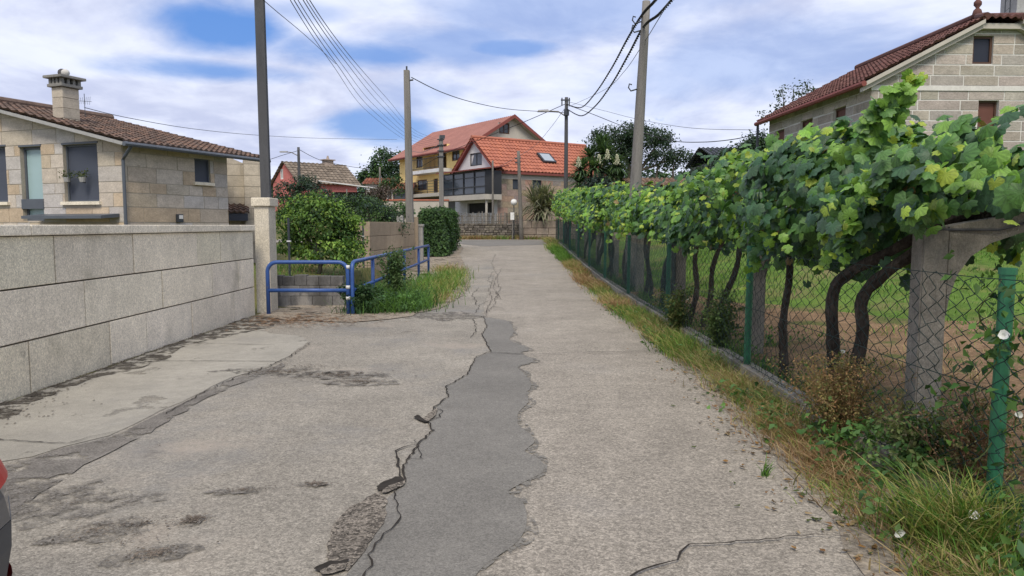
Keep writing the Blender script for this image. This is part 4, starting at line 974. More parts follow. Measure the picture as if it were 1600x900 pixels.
while x < LW:
    b.tube([(x, 0, -.1), (x + random.uniform(-.04, .04), random.uniform(-.03, .03), random.uniform(.55, .82))], random.uniform(.018, .035), 5, G_(random.uniform(.7, 1.4))); x += random.uniform(.05, .09)
for zz in (.15, .5): b.tube([(0, .03, zz), (LW, .03, zz + random.uniform(-.03, .03))], .025, 5)
b.build('sticks', M['dry_stick'], sf)
pw0, pw1 = P(816, 372, 46).x, P(872, 372, 46).x
pw = thing('pink_wall', 'pinkish stone wall of large uneven blocks right of the lane end', 'wall', (pw0, 46.9, Hs(1, 46.9))); b = MB(); b.box(0, pw1 - pw0 + 2, .05, .4, -.3, 1.2, G_(.4)); z = -.2
for h in (.5, .42, .46):
    x = -random.uniform(0, .4)
    while x < pw1 - pw0 + 2:
        l = random.uniform(.6, 1.1); a, c = max(0, x), min(x + l, pw1 - pw0 + 2)
        if c - a > .1: b.box(a + .012, c - .012, 0, .2, z + .012, z + h - .012, G_(random.uniform(.85, 1.2)), bev=.03)
        x += l
    z += h
b.build('stones', M['pink_stone'], pw)

# ------------------------------------------------------------------ far left houses
rq = P(437, 300, 78); gzz = Hs(rq.x, 78); RL_ = Loc((P(466, 300, 76).x, 76, 0), .73)
rh = thing('red_house', 'small red gabled house with grey brown tiled roof and white window', 'house', RL_.O, RL_.rot)
M['red_render'] = mat('red_render', (.50, .17, .15), .9, ((1, .1), (8, .1)), None, .2); M['grey_tile'] = mat('old_grey_tile', (.20, .165, .13), .95, ((1.2, .2), (6, .2)), None, .15, stains=(((.10, .085, .07), 1.2, .5, .66, .7),))
wy, lx = 6.0, 6.8; rot_T = lambda u, v, d: (-d, u, v); 
hy, hz = RL_.yz(438, 254); ez = P(466, 284, 76).z; zb = ez - 4; wv = RL_.yz(440, 272)
wy = 6.0; za = P(438, 253, 77).z
c_ = MB(); wo_ = (wv[0] - .38, wv[0] + .38, wv[1] - .55, wv[1] + .55); facade(c_, rot_T, [(0, zb), (wy, zb), (wy, ez), (wy / 2, za), (0, ez)], [wo_], .2); c_.face([(0, 0, zb), (lx, 0, zb), (lx, 0, ez), (0, 0, ez)]); c_.face([(0, wy, zb), (lx, wy, zb), (lx, wy, ez), (0, wy, ez)]); c_.face([(lx, 0, zb), (lx, wy, zb), (lx, wy, ez), (lx, wy / 2, za), (lx, 0, ez)]); c_.build('red_wall', M['red_render'], rh)
window(rh, rot_T, wo_, M['white'], M['glass'], 2, 1, .1, .16)
ps = math.atan2(za - ez, wy / 2); b = MB(); tn = lambda c, r_: G_(random.uniform(.75, 1.25))
for s_ in (0, 1):
    f = (lambda y: y) if s_ == 0 else (lambda y: wy - y)
    roof_tiles(b, (lambda u, v, f=f: Vector((u, f(-.4 + v * math.cos(ps)), ez - .4 * math.tan(ps) + .1 + v * math.sin(ps)))), (0, (-1 if s_ == 0 else 1) * math.sin(ps), math.cos(ps)), [(-.3, 0), (lx + .3, 0), (lx + .3, (wy / 2 + .4) / math.cos(ps)), (-.3, (wy / 2 + .4) / math.cos(ps))], .5, .5, .09, tn, .06, 4)
rr = b.build('roof', M['grey_tile'], rh)
b = MB(); zt = za - .2; b.box(lx * .66, lx * .66 + 1.0, wy / 2 - .35, wy / 2 + .35, zt, zt + .75); b.box(lx * .66 - .18, lx * .66 + 1.18, wy / 2 - .5, wy / 2 + .5, zt + .74, zt + .84); b.tube([(lx * .66 + .5, wy / 2, zt + .84), (lx * .66 + .5, wy / 2, zt + 1.25)], [.2, .08], 8); b.build('chimney', M['pink_stone'], rr)
sh = thing('open_shed', 'open shed with pale sheet roof in front of the red house', 'shed', (P(510, 300, 60).x, 60, Hs(-15, 60)), .05)
zt = P(510, 293, 60).z - Hs(-15, 60); b = MB(); b.hexa([(-.6, 0, zt + .5), (4.6, 0, zt - .15), (4.6, 4, zt - .1), (-.6, 4, zt + .6), (-.6, 0, zt + .58), (4.6, 0, zt - .07), (4.6, 4, zt - .02), (-.6, 4, zt + .68)]); b.build('sheet_roof', M['white_render'], sh)
b = MB()
for x in (0, 1.6, 3.2, 4.4): b.tube([(x, .2, -.3), (x, .2, zt - .12)], .06, 6)
b.build('post', M['pole_grey'], sh); b = MB(); b.box(-.3, 4.4, 3.6, 3.8, -.3, zt - .2, G_(.3)); b.build('back_wall', M['render_dark'], sh)
def small_house(name, label, px0, px1, ybase, yeave, ytop, Yd, wallm, roofm, depth=5, cat='house', rot=0, wins=()):
    x0, x1 = P(px0, 300, Yd).x, P(px1, 300, Yd).x; ez, tz = P(px0, yeave, Yd).z, P(px0, ytop, Yd).z; gz = min(P(px0, ybase, Yd).z, Hs((x0 + x1) / 2, Yd)) - .5
    t = thing(name, label, cat, (x0, Yd, gz), rot); w = x1 - x0; h = ez - gz
    ops = [(P(a, 300, Yd).x - x0, P(c, 300, Yd).x - x0, P(a, d, Yd).z - gz, P(a, e, Yd).z - gz) for a, c, e, d in wins]
    c_ = MB(); facade(c_, Tx, [(0, 0), (w, 0), (w, h), (0, h)], ops, .2); c_.face([(0, 0, 0), (0, depth, 0), (0, depth, h), (0, 0, h)]); c_.face([(w, 0, 0), (w, depth, 0), (w, depth, h), (w, 0, h)]); c_.face([(0, depth, 0), (w, depth, 0), (w, depth, h), (0, depth, h)]); c_.build('wall', wallm, t)
    for o in ops: window(t, Tx, o, M['wood_frame'], M['glass'], 1, 1, .1, .08)
    b = MB(); sl = math.atan2(tz - ez, depth / 2)
    for s_ in (0, 1):
        f = (lambda y: y) if s_ == 0 else (lambda y: depth - y)
        roof_tiles(b, (lambda u, v, f=f: Vector((u, f(-.4 + v * math.cos(sl)), h - .2 * math.tan(sl) + .05 + v * math.sin(sl)))), (0, (-1 if s_ == 0 else 1) * math.sin(sl), math.cos(sl)), [(-.3, 0), (w + .3, 0), (w + .3, (depth / 2 + .4) / math.cos(sl)), (-.3, (depth / 2 + .4) / math.cos(sl))], .3, .4, .08, tn, .05, 4)
    b.build('roof', roofm, t); return t
M['old_red_tile'] = mat('old_red_tile', (.25, .105, .07), .95, ((1.2, .2), (6, .2)), None, .15, stains=(((.17, .13, .10), 1.5, .52, .66, .7),))
M['lichen_tile'] = mat('lichen_brown_tile', (.20, .135, .10), .95, ((1.2, .2), (6, .2)), None, .15, stains=(((.30, .27, .22), 1.5, .52, .66, .7), ((.12, .06, .045), 2.5, .55, .68, .6)))
small_house('small_house', 'little pale house with red tiled roof between the red house and the yellow house', 572, 606, 305, 288, 279, 72, M['white_render'], M['old_red_tile'], 4, wins=((578, 592, 292, 303),))
small_house('small_house', 'low dark fronted house with red roof against the left edge of the yellow house', 612, 640, 316, 296, 287, 66, M['cream_render'], M['old_red_tile'], 4, wins=((614, 634, 299, 312),))
lw = thing('low_wall', 'low pale orange capped wall below the yellow house', 'wall', (P(598, 320, 52).x, 52, Hs(-8, 52)), .02); zt = P(600, 314, 52).z - Hs(-8, 52); b = MB(); b.box(0, 4.6, 0, .25, -.3, zt, bev=.02); b.build('wall_body', M['cream_render'], lw); b = MB(); b.box(-.05, 4.65, -.05, .3, zt + .002, zt + .12, bev=.02); b.build('coping', M['orange_tile'], lw)
small_house('low_house', 'low house with weathered brown tiled roof seen behind the vines', 968, 1085, 330, 291, 278, 44, M['cream_render'], M['lichen_tile'], 5, wins=((1003, 1018, 294, 305),))
# dark roofed house at the right, partly behind trees
dh = small_house('dark_roof_house', 'house with dark roof half hidden by trees beside the right house', 1120, 1215, 300, 250, 226, 46, M['grey_garage'], M['dark_metal'], 7)

# ------------------------------------------------------------------ poles along the lane
q = P(985, 345, 18.4); zt = P(1010, 2, 18.4); gz = Hs(q.x, 18.4)
rp_ = round_pole('utility_pole', 'leaning grey wooden pole rising out of the vines with twisted black cables at its top', (q.x, 18.4, gz), .165, .095, zt.z - gz, M['pole_grey'], lean=(zt.x - q.x, 0))
def hook(par, x, y, z, s=-1):
    b = MB(); b.tube([(x, y, z), (x + s * .16, y - .02, z - .05), (x + s * .22, y - .02, z + .03), (x + s * .20, y - .02, z + .12), (x + s * .14, y - .02, z + .10)], .018, 6); b.build('hook', M['dark_metal'], par)
lx_ = zt.x - q.x; hh = zt.z - gz
for k in (.93, .90, .70): hook(rp_, lx_ * k - .1, -.03, hh * k)
q = P(884, 320, 45); zt = P(882, 152, 45); gz = Hs(q.x, 45)
fp = round_pole('utility_pole', 'far dark pole with street lamp arm where many cables meet', (q.x, 45, gz), .14, .10, zt.z - gz, M['pole']); hh = zt.z - gz
b = MB(); b.box(-.34, .22, -.12, -.06, hh - .22, hh - .14); b.build('cross_arm', M['dark_metal'], fp)
for x in (-.27, .17): b = MB(); b.box(x - .03, x + .03, -.15, .1, hh - .45, hh - .05); b.build('insulator', M['dark_metal'], fp)
b = MB(); b.tube([(0, -.15, hh - 1.1), (0, -.15, hh - .75)], .16, 8); b.build('junction_box', M['dark_metal'], fp)
b = MB(); z = P(880, 178, 45).z - gz; b.tube([(-.05, -.1, z - .15), (-.5, -.15, z + .12), (-1.1, -.2, z + .14)], .035, 8); a = b.build('lamp_arm', M['pole_grey'], fp)
b = MB(); b.hexa([(-1.75, -.3, z + .08), (-1.05, -.28, z + .08), (-1.05, -.12, z + .08), (-1.75, -.1, z + .08), (-1.7, -.27, z + .2), (-1.1, -.25, z + .24), (-1.1, -.15, z + .24), (-1.7, -.13, z + .2)]); b.build('lamp_head', M['fascia'], a)
q = P(690, 335, 46.5); zt = P(690, 212, 46.5); gz = Hs(q.x, 46.5); hh = zt.z - gz
dp = square_pole('utility_pole', 'grey square concrete pole in front of the yellow house balconies', (q.x, 46.5, gz), .30, .24, hh, M['pole_grey'])
for z in (.25, .6, .95, 1.3): b = MB(); b.tube([(-.22, -.16, hh - z), (.22, -.16, hh - z)], .04, 6); b.build('insulator', M['dark_metal'], dp)
b = MB(); b.box(-.05, .26, -.2, -.14, hh - .2, hh + .02); b.build('bracket', M['dark_metal'], dp)
q = P(815, 368, 46.2); zt = P(810, 236, 46.2); gz = Hs(q.x, 46.2); hh = zt.z - gz
tp = round_pole('utility_pole', 'thin weathered wooden pole at the right end of the fieldstone wall', (q.x, 46.2, gz), .14, .09, hh, M['dry_stick'], lean=(zt.x - q.x, 0)); 
for z in (.47, .72): b = MB(); b.tube([(-.42, 0, hh - z), (-.05, 0, hh - z + .05)], .045, 6); b.build('insulator', M['dark_metal'], tp)
q = P(770, 335, 47.9); zt = P(771, 251, 47.9); gz = Hs(q.x, 47.9); round_pole('thin_post', 'thin dark post in front of the glazed sunroom', (q.x, 47.9, gz), .07, .06, zt.z - gz, M['dry_stick'], cat='post', sides=8)
q = P(468, 300, 64); zt = P(467, 230, 64); gz = Hs(q.x, 64); fl = round_pole('street_lamp_pole', 'far thin dark pole with lamp arm in front of the red house', (q.x, 64, gz), .15, .11, zt.z - gz, M['pole'], cat='street lamp'); hh = zt.z - gz; b = MB(); b.tube([(0, 0, hh - .75), (-.6, 0, hh - .45), (-1.0, 0, hh - .4)], .04, 6); a = b.build('lamp_arm', M['pole_grey'], fl); b = MB(); b.box(-1.6, -.95, -.1, .1, hh - .45, hh - .34); b.build('lamp_head', M['fascia'], a)
q = P(594, 300, 70); zt = P(594, 261, 70); gz = Hs(q.x, 70); round_pole('thin_post', 'thin far grey pole in front of the leafy tree left of the yellow house', (q.x, 70, gz), .11, .08, zt.z - gz, M['pole_grey'], cat='post', sides=8)
# globe lamp and small sign at the wall corner
q = P(803, 345, 46.6); gl = thing('globe_lamp', 'white globe lamp on thin stem at the end of the lane', 'lamp', (q.x, 46.6, Hs(q.x, 46.6))); z = P(803, 316, 46.6).z - Hs(q.x, 46.6); b = MB(); b.tube([(0, 0, -.2), (0, 0, z - .15)], .03, 6); b.build('stem', M['dark_metal'], gl); b = MB(); b.ball((0, 0, z), .20, seg=16, rings=12); b.build('globe', M['white'], gl, smooth=True)
q = P(801, 345, 46.4); sg = thing('sign_post', 'small white notice plate on a thin post before the fieldstone wall', 'sign', (q.x - .02, 46.3, Hs(q.x, 46.3))); z = P(801, 338, 46.3).z - Hs(q.x, 46.3); b = MB(); b.tube([(0, 0, -.2), (0, 0, z + .3)], .03, 6); b.build('post', M['pole_grey'], sg); b = MB(); b.box(-.12, .12, -.05, -.035, z - .22, z + .24, bev=.004); b.build('plate', M['white'], sg)

# ------------------------------------------------------------------ overhead cables
M['cable'] = mat('cable', (.02, .02, .022), .7, (), None, .3)
M['thin_cable'] = mat('thin_cable', (.12, .13, .15), .7, (), None, .3)
def cr(pts, n=8):
    out = []
    for i in range(len(pts) - 1):
        p0, p1, p2, p3 = pts[max(i - 1, 0)], pts[i], pts[i + 1], pts[min(i + 2, len(pts) - 1)]
        for k in range(n):
            t = k / n; out.append(.5 * ((2 * p1) + (p2 - p0) * t + (2 * p0 - 5 * p1 + 4 * p2 - p3) * t * t + (3 * p1 - p0 - 3 * p2 + p3) * t ** 3))
    return out + [pts[-1]]
def cable(label, pts, r, m=None, group=None, name='overhead_cable', twist=False):
    q = cr([P(*p) for p in pts], 14); b = MB()
    if twist:
        for s_ in (0, 1):
            o = [p + Vector((math.cos(i * 1.0 + s_ * math.pi) * r, 0, math.sin(i * 1.0 + s_ * math.pi) * r)) for i, p in enumerate(cr(q, 3))]
            b.tube(o, r * .9, 5)
    else: b.tube(q, r, 5)
    tag(b.build(name, m or M['cable']), label, 'cable', group)
bund = [(450, -6, 8), (456, -6, 8), (462, -6, 8), (470, -6, 8), (475, -6, 8), (480, -6, 8)]
for i, (a, y_, d_) in enumerate(bund):
    e = 684 + 2.2 * i; k = (a - 465)
    cable(['lowest', 'second lowest', 'third lowest', 'third highest', 'second highest', 'highest'][i] + ' thin wire of the long bundle sloping down to the yellow house', [(a - 50, -120, 6.5), (a, y_, 8), (530 + k * .75 + i * 1.5, 96 + (2 - i) * 2, 14), (585 + k * .6 + i * 2.5, 168 + (2 - i) * 4, 24), (640 + i * 2.0, 222 - i * 3.5, 38), (e, 232 - i * 2.2, 46.3)], .005 + .0008 * (i % 2), M['thin_cable'], 'wires of the long bundle')
cable('dark wire running from the thick left pole to the wire bundle', [(400, -10, 13.5), (430, 16, 14), (480, 58, 18), (525, 100, 24)], .007)
cable('lower twisted black cable sagging between leaning pole and far pole', [(1062, -14, 14), (1030, 22, 17), (1006, 42, 18.3), (982, 86, 21), (955, 133, 27), (930, 166, 35), (908, 181, 41), (885, 170, 45)], .020, twist=True)
cable('upper twisted black cable sagging between leaning pole and far pole', [(1045, -22, 14), (1020, 5, 17), (1003, 24, 18.3), (980, 62, 21), (955, 108, 27), (930, 146, 35), (908, 168, 41), (885, 163, 45)], .020, twist=True)
cable('thin wire behind the twisted cables crossing the leaning pole', [(1050, -5, 14), (1030, 28, 16), (1004, 70, 19), (975, 112, 26), (945, 140, 34), (886, 168, 45)], .009, M['thin_cable'])
cable('cable from the drive entrance pole across to the far lamp pole', [(643, 121, 26), (690, 144, 30), (740, 160, 35), (800, 171, 40), (882, 176, 45)], .016)
cable('cable from the far lamp pole down across the yellow house to the left', [(882, 163, 45), (820, 190, 47), (765, 212, 50), (700, 238, 54), (655, 262, 57)], .02)
cable('thin wire from the far lamp pole down over the orange roof', [(882, 170, 45), (860, 200, 47), (835, 228, 49), (800, 250, 49), (775, 262, 50)], .012, M['thin_cable'])
cable('cable from the far lamp pole behind the leaning pole to the right house', [(884, 163, 45), (925, 178, 42), (965, 194, 39), (1000, 206, 36), (1050, 220, 34), (1100, 222, 32), (1150, 217, 30), (1186, 208, 28)], .018)
cable('thin high wire from the far lamp pole to the dark post by the right house', [(884, 158, 45), (940, 172, 42), (1000, 187, 38), (1080, 200, 34), (1176, 203, 30)], .011, M['thin_cable'])
cable('thin wire from far left lamp pole leftwards behind the thick pole', [(467, 235, 64), (440, 243, 60), (425, 248, 56), (380, 262, 50)], .02)
cable('wire from the far left lamp pole to the small red roofed house', [(468, 234, 64), (500, 250, 66), (540, 259, 68), (575, 264, 71)], .022)
cable('very thin wire from the chimney antenna across the sky to the far houses', [(132, 168, 23), (200, 184, 26), (300, 201, 32), (400, 211, 40), (500, 216, 50), (620, 218, 60)], .012, M['thin_cable'])
cable('sagging service wire between the square concrete pole and the balcony house', [(690, 225, 46.3), (668, 235, 49), (655, 238, 54), (640, 235, 62)], .016, M['thin_cable'])

# ------------------------------------------------------------------ right house
M['grey_stone'] = mat('grey_stone', (.36, .33, .295), .92, ((.7, .1), (3, .12), (14, .15), (50, .15, 2, .5)), (22, .5, .02), .2, stains=(((.15, .135, .12), 1.3, .55, .7, .5), ((.27, .215, .165), 1.0, .6, .72, .5)), stretch=(1, 1, 1.5))
M['white_joint'] = mat('white_mortar', (.60, .585, .55), .9, ((3, .08), (20, .08)), None, .2)
M['wine_tile'] = mat('wine_red_tile', (.118, .058, .050), .85, ((1.2, .16), (6, .16), (30, .12)), (30, .3, .01), .2, stains=(((.10, .06, .055), 1.3, .52, .68, .6), ((.25, .12, .10), 2.6, .64, .74, .5)))
M['navy'] = mat('dark_navy_blind', (.022, .026, .042), .5, (), None, .3)
M['rust_blind'] = mat('rust_brown_blind', (.13, .055, .042), .7, ((2, .12),), None, .3)
rq = P(1362, 137, 20.0); RLc = Loc((rq.x, 20.0, 0), R(2.0))
rh2 = thing('block_house', 'grey stone block house with white joints and wine red half hipped roof behind the vines', 'house', RLc.O, R(2.0))
ze = rq.z; zb = .6; WX, LY = 6.7, 7.1; za = RLc.xz(1548, 24)[1]; zc = RLc.xz(1548, 40)[1]; OVX = .30; zband = ze; sl = (za - ze) / (WX / 2 + OVX); ze = ze + OVX * sl
xa = (zc - ze) / sl
win1 = oo(RLc.xz, 1521, 56, 1553, 100); win2 = oo(RLc.xz, 1529, 157, 1561, 215)
sw1 = oo(RLc.yz, 1211, 203, 1226, 262); sw2 = oo(RLc.yz, 1251, 187, 1270, 250); sw3 = oo(RLc.yz, 1303, 168, 1322, 215)
gp = [(0, zb), (WX, zb), (WX, ze), (WX - xa, zc), (xa, zc), (0, ze)]; sp = [(0, zb), (LY, zb), (LY, ze - .05), (0, ze - .05)]
c_ = MB(); facade(c_, Tx, gp, [win1, win2], .2); facade(c_, Ty, sp, [sw1, sw2, sw3], .2); c_.face([(WX, 0, zb), (WX, LY, zb), (WX, LY, ze), (WX, 0, ze)]); c_.face([Tx(u, v, -LY) for u, v in gp])
b = MB(); 
tbox(c_, Tx, -.02, WX + .02, zband - .07, zband + .05, .0, .035)
c_.build('white_jointed_wall', M['white_joint'], rh2)
s2 = MB(); gcol = lambda u, v: (lambda t: (t * random.uniform(.98, 1.06), t, t * random.uniform(.93, 1.03)))(random.uniform(.82, 1.15))
ashlar(s2, Tx, [(0, zb), (WX, zb), (WX, zband - .07), (0, zband - .07)], [win1, win2], .27, (.45, 1.25), .036, .010, gcol, zb + .02)
ashlar(s2, Tx, [(0, zband + .06), (WX, zband + .06), (WX, ze), (WX - xa, zc - .12), (xa, zc - .12), (0, ze)], [win1], .275, (.7, 1.1), .036, .010, gcol, zband + .06)
ashlar(s2, Ty, sp, [sw1, sw2, sw3], .27, (.45, 1.1), .036, .010, gcol, zb + .02)
s2.build('stone_facing', M['grey_stone'], rh2)
window(rh2, Tx, win1, M['wood_frame'], M['navy'], 1, 1, .1, .06, pane='blind'); window(rh2, Tx, win2, M['wood_frame'], M['rust_blind'], 1, 1, .14, .05, pane='blind')
for o in (sw1, sw2, sw3): window(rh2, Ty, o, M['wood_frame'], M['rust_blind'], 1, 1, .12, .05, pane='blind')
b = MB(); x0 = -.02   # cream verge moulding
def strip(mb, p, q, th, d0, d1):
    (ax, az), (bx, bz) = p, q; mb.hexa([Tx(ax, az, d0), Tx(bx, bz, d0), Tx(bx, bz + th, d0), Tx(ax, az + th, d0), Tx(ax, az, d1), Tx(bx, bz, d1), Tx(bx, bz + th, d1), Tx(ax, az + th, d1)])
strip(b, (-.32, ze - .32 * sl - .12), (xa, zc - .12), .14, .016, .17); strip(b, (WX + .32, ze - .32 * sl - .12), (WX - xa, zc - .12), .14, .016, .17); strip(b, (xa, zc - .12), (WX - xa, zc - .12), .137, .016, .168)
b.build('verge_moulding', M['cream_render'], rh2)
ps = math.atan(sl); cs, sn = math.cos(ps), math.sin(ps); OVY = .28; hipd = 1.15
rm = MB(); tn2 = lambda c, r_: random.choice([(1, 1, 1), (1.15, 1.1, 1.1), (.85, .85, .85), (1, .95, .95), (1.25, 1.3, 1.25)])
RLn = (WX / 2 + OVX) / cs; vcut = (xa + OVX) / cs
for s_ in (0, 1):
    f = (lambda x: x) if s_ == 0 else (lambda x: WX - x)
    Pf = lambda u, v, f=f: Vector((f(-OVX + v * cs), u, ze - OVX * sl + .12 + v * sn))
    roof_tiles(rm, Pf, ((-1 if s_ == 0 else 1) * sn, 0, cs), [(-OVY, 0), (LY + .4, 0), (LY + .4, RLn), (hipd - OVY, RLn), (-OVY, vcut)], .205, .34, .055, tn2, .035, 6)
hs = math.atan2(za - zc, hipd); hx = WX / 2 - xa
roof_tiles(rm, lambda u, v: Vector((u, -OVY + v * math.cos(hs), zc + .14 + v * math.sin(hs))), (0, -math.sin(hs), math.cos(hs)), [(xa - .05, 0), (WX - xa + .05, 0), (WX / 2, hipd / math.cos(hs))], .205, .34, .055, tn2, .035, 6)
rm.tube([(WX / 2, hipd - OVY, za + .2), (WX / 2, LY + .4, za + .2)], .11, 10)
for x in (xa, WX - xa): rm.tube([(x, -OVY, zc + .17), (WX / 2, hipd - OVY, za + .2)], .10, 10)
rr = rm.build('roof', M['wine_tile'], rh2)
b = MB(); dk = .0
for s_ in (0, 1):
    f = (lambda x: x) if s_ == 0 else (lambda x: WX - x)
    for (x0, x1, y0_, y1_) in ((-OVX + .02, xa, -OVY + .02, LY + .38), (xa, WX / 2, hipd - OVY, LY + .38)):
        b.hexa([(f(x), y, ze + x * sl - .0) for x, y in ((x0, y0_), (x1, y0_), (x1, y1_), (x0, y1_))] + [(f(x), y, ze + x * sl + .105) for x, y in ((x0, y0_), (x1, y0_), (x1, y1_), (x0, y1_))])
b.build('roof_slab', M['cream_render'], rr)
b = MB(); b.tube([(-OVX - .05, -OVY, ze - OVX * sl + .06), (-OVX - .05, LY + .42, ze - OVX * sl + .05)], .075, 8); b.build('gutter', M['red_dark'], rr); b = MB(); b.tube([(-OVX - .02, LY + .3, ze - OVX * sl), (-OVX - .02, LY + .3, ze - 1.8)], .05, 8); b.build('downpipe', M['dark_metal'], rr)
b = MB(); yy, zz = hipd - OVY, za + .24; b.tube([(WX / 2, yy, zz - .1), (WX / 2, yy, zz + .14), (WX / 2, yy, zz + .2), (WX / 2, yy, zz + .28), (WX / 2, yy, zz + .36), (WX / 2, yy, zz + .44), (WX / 2, yy, zz + .52)], [.16, .10, .04, .10, .10, .03, .05], 10); b.build('finial', M['wine_tile'], rr, smooth=True)
b = MB(); q0 = RLc.xz(1578, 30, 4.5); b.box(q0[0], q0[0] + 1.0, 4.2, 5.0, za - 1.2, za + 2.2, bev=.02); b.box(q0[0] - .1, q0[0] + 1.1, 4.1, 5.1, za + 1.2, za + 1.32); b.build('chimney', M['fascia'], rr)
an = thing('roof_antenna', 'thin lattice antenna mast beside the pale chimney of the block house', 'antenna', RLc.O + Vector((q0[0] - .35, 4.6, za - .9))); b = MB()
for x in (-.08, .08): b.tube([(x, 0, 0), (x, 0, 3.2)], .018, 5)
for k in range(10): b.tube([(-.08, 0, k * .32), (.08, 0, k * .32 + .16)], .012, 4)
b.build('mast', M['dark_metal'], an)
# ------------------------------------------------------------------ foliage materials
M['vine_leaf'] = mat('vine_leaf', (1, 1, 1), .46, ((14, .16), (45, .14)), (38, .5, .012), .4, transl=.22)
M['grass_blade'] = mat('grass_blade', (1, 1, 1), .65, (), None, .2, transl=.2)
M['bark'] = mat('dark_vine_bark', (.060, .050, .042), .95, ((8, .5), (50, .5)), [(25, .9, .03), (80, .6, .01)], .15, stretch=(1, 1, .35))
M['trunk'] = mat('tree_bark', (.10, .085, .07), .95, ((3, .25), (20, .3)), (14, .7, .03), .15, stretch=(1, 1, .3))
M['post_conc'] = mat('rough_concrete_post', (.27, .25, .215), .95, ((1.2, .12), (6, .15), (40, .15), (110, .18, 2, .5)), [(18, .5, .03), (60, .7, .012)], .15, stains=(((.115, .11, .10), 2.2, .5, .66, .75), ((.34, .32, .27), 4, .62, .72, .5)))
M['plinth'] = mat('fence_plinth', (.27, .255, .225), .95, ((1, .12), (6, .15), (40, .15)), (25, .6, .02), .15, stains=(((.11, .10, .085), 2.0, .5, .66, .75),))
M['green_post'] = mat('green_coated_metal', (.028, .15, .075), .42, ((3, .15), (20, .08)), None, .45, stains=(((.10, .17, .13), 7, .60, .70, .6),))
M['wire_green'] = mat('green_coated_wire', (.012, .032, .028), .6, (), None, .3)

# ------------------------------------------------------------------ plinth and chain link fence along the vines
FX = 2.5
pl = thing('fence_plinth', 'low weathered concrete plinth under the green wire fence', 'plinth', (FX, 0, 0)); b = MB(); y = -2.0
while y < 42:
    l = random.uniform(1.6, 2.4); a, c = y + .004, min(42, y + l) - .004; j = random.uniform(-.012, .012); za_, zc_ = Hs(1, a), Hs(1, c); t = random.uniform(.9, 1.1)
    b.hexa([(-.09 + j, a, za_ - .2), (.09 + j, a, za_ - .2), (.09 + j, c, zc_ - .2), (-.09 + j, c, zc_ - .2), (-.085 + j, a, za_ + .13), (.08 + j, a, za_ + .13), (.08 + j, c, zc_ + .13), (-.085 + j, c, zc_ + .13)], G_(t)); y += l
b.build('plinth_block', M['plinth'], pl)
fence = thing('wire_fence', 'green chain link fence with round green posts running along the vine row', 'fence', (FX, 0, 0))
PY = [3.72 + 4.02 * k for k in range(10)]
for k, y in enumerate(PY):
    g = Hs(1, y); b = MB(); b.tube([(0, y, g - .1), (.01, y, g + 1.36)], .037, 12); o = b.build('post', M['green_post'], fence, smooth=False)
    b = MB(); b.tube([(.01, y, g + 1.352), (.01, y, g + 1.385)], .043, 12); b.build('post_cap', M['green_post'], o)
cw, hw = .088, .046; nw = int((41.5 - .5) / cw); rowsn = 26
S0, S1 = [], []; jj = rng.normal(size=(nw, rowsn + 1, 3)) * np.array([.006, .010, .007])
for i in range(nw):
    y = .5 + i * cw + cw / 2 * ((-1.0) ** (np.arange(rowsn + 1) + i)) * .92; z = .14 + np.arange(rowsn + 1) * hw
    base = H(np.ones_like(y), y); sag = .012 * np.sin(y * 1.7)
    p = np.stack([np.full_like(y, -.05) + sag, y, z + base], 1) + jj[i]; S0.append(p[:-1]); S1.append(p[1:])
S0, S1 = np.concatenate(S0), np.concatenate(S1)
def seg_tubes(name, A, B, r, m, parent):
    d = unit(B - A); a = np.cross(d, np.array([1.0, .13, .07])); a = unit(a); c = np.cross(d, a); V = []
    for P_ in (A, B):
        for k in range(3): V.append(P_ + r * (a * math.cos(2.094 * k) + c * math.sin(2.094 * k)))
    V = np.stack(V, 1); n = len(A); off = (np.arange(n) * 6)[:, None]
    return np_mesh(name, V.reshape(-1, 3), [off + np.array(f)[None] for f in ((0, 1, 4, 3), (1, 2, 5, 4), (2, 0, 3, 5))], [np.ones((n, 3))] * 3, m, parent)
seg_tubes('wire_mesh', S0, S1, .0027, M['wire_green'], fence)
M['net'] = mat('dark_shade_net', (.045, .085, .085), .9, ((3, .15), (60, .3, 2, .5)), None, .1, holes=(160, .38, .53))
nt = MB(); ny = np.arange(10.9, 41.5, .5)
for a, c in zip(ny, ny[1:]):
    ha, hc = Hs(1, a), Hs(1, c); ba, bc = .012 * math.sin(a * 2.1), .012 * math.sin(c * 2.1); nt.face([(-.066 + ba, a, ha + .15), (-.066 + bc, c, hc + .15), (-.066 + bc, c, hc + 1.25 + bc), (-.066 + ba, a, ha + 1.25 + ba)])
nt.build('shade_net', M['net'], fence)
b = MB()
for z in (.16, .75, 1.33): b.tube([(-.05, y, Hs(1, y) + z + (random.uniform(-.012, .012) if z > .2 else 0)) for y in np.arange(.5, 41.6, .67)], .003, 4)
b.build('tension_wire', M['wire_green'], fence)

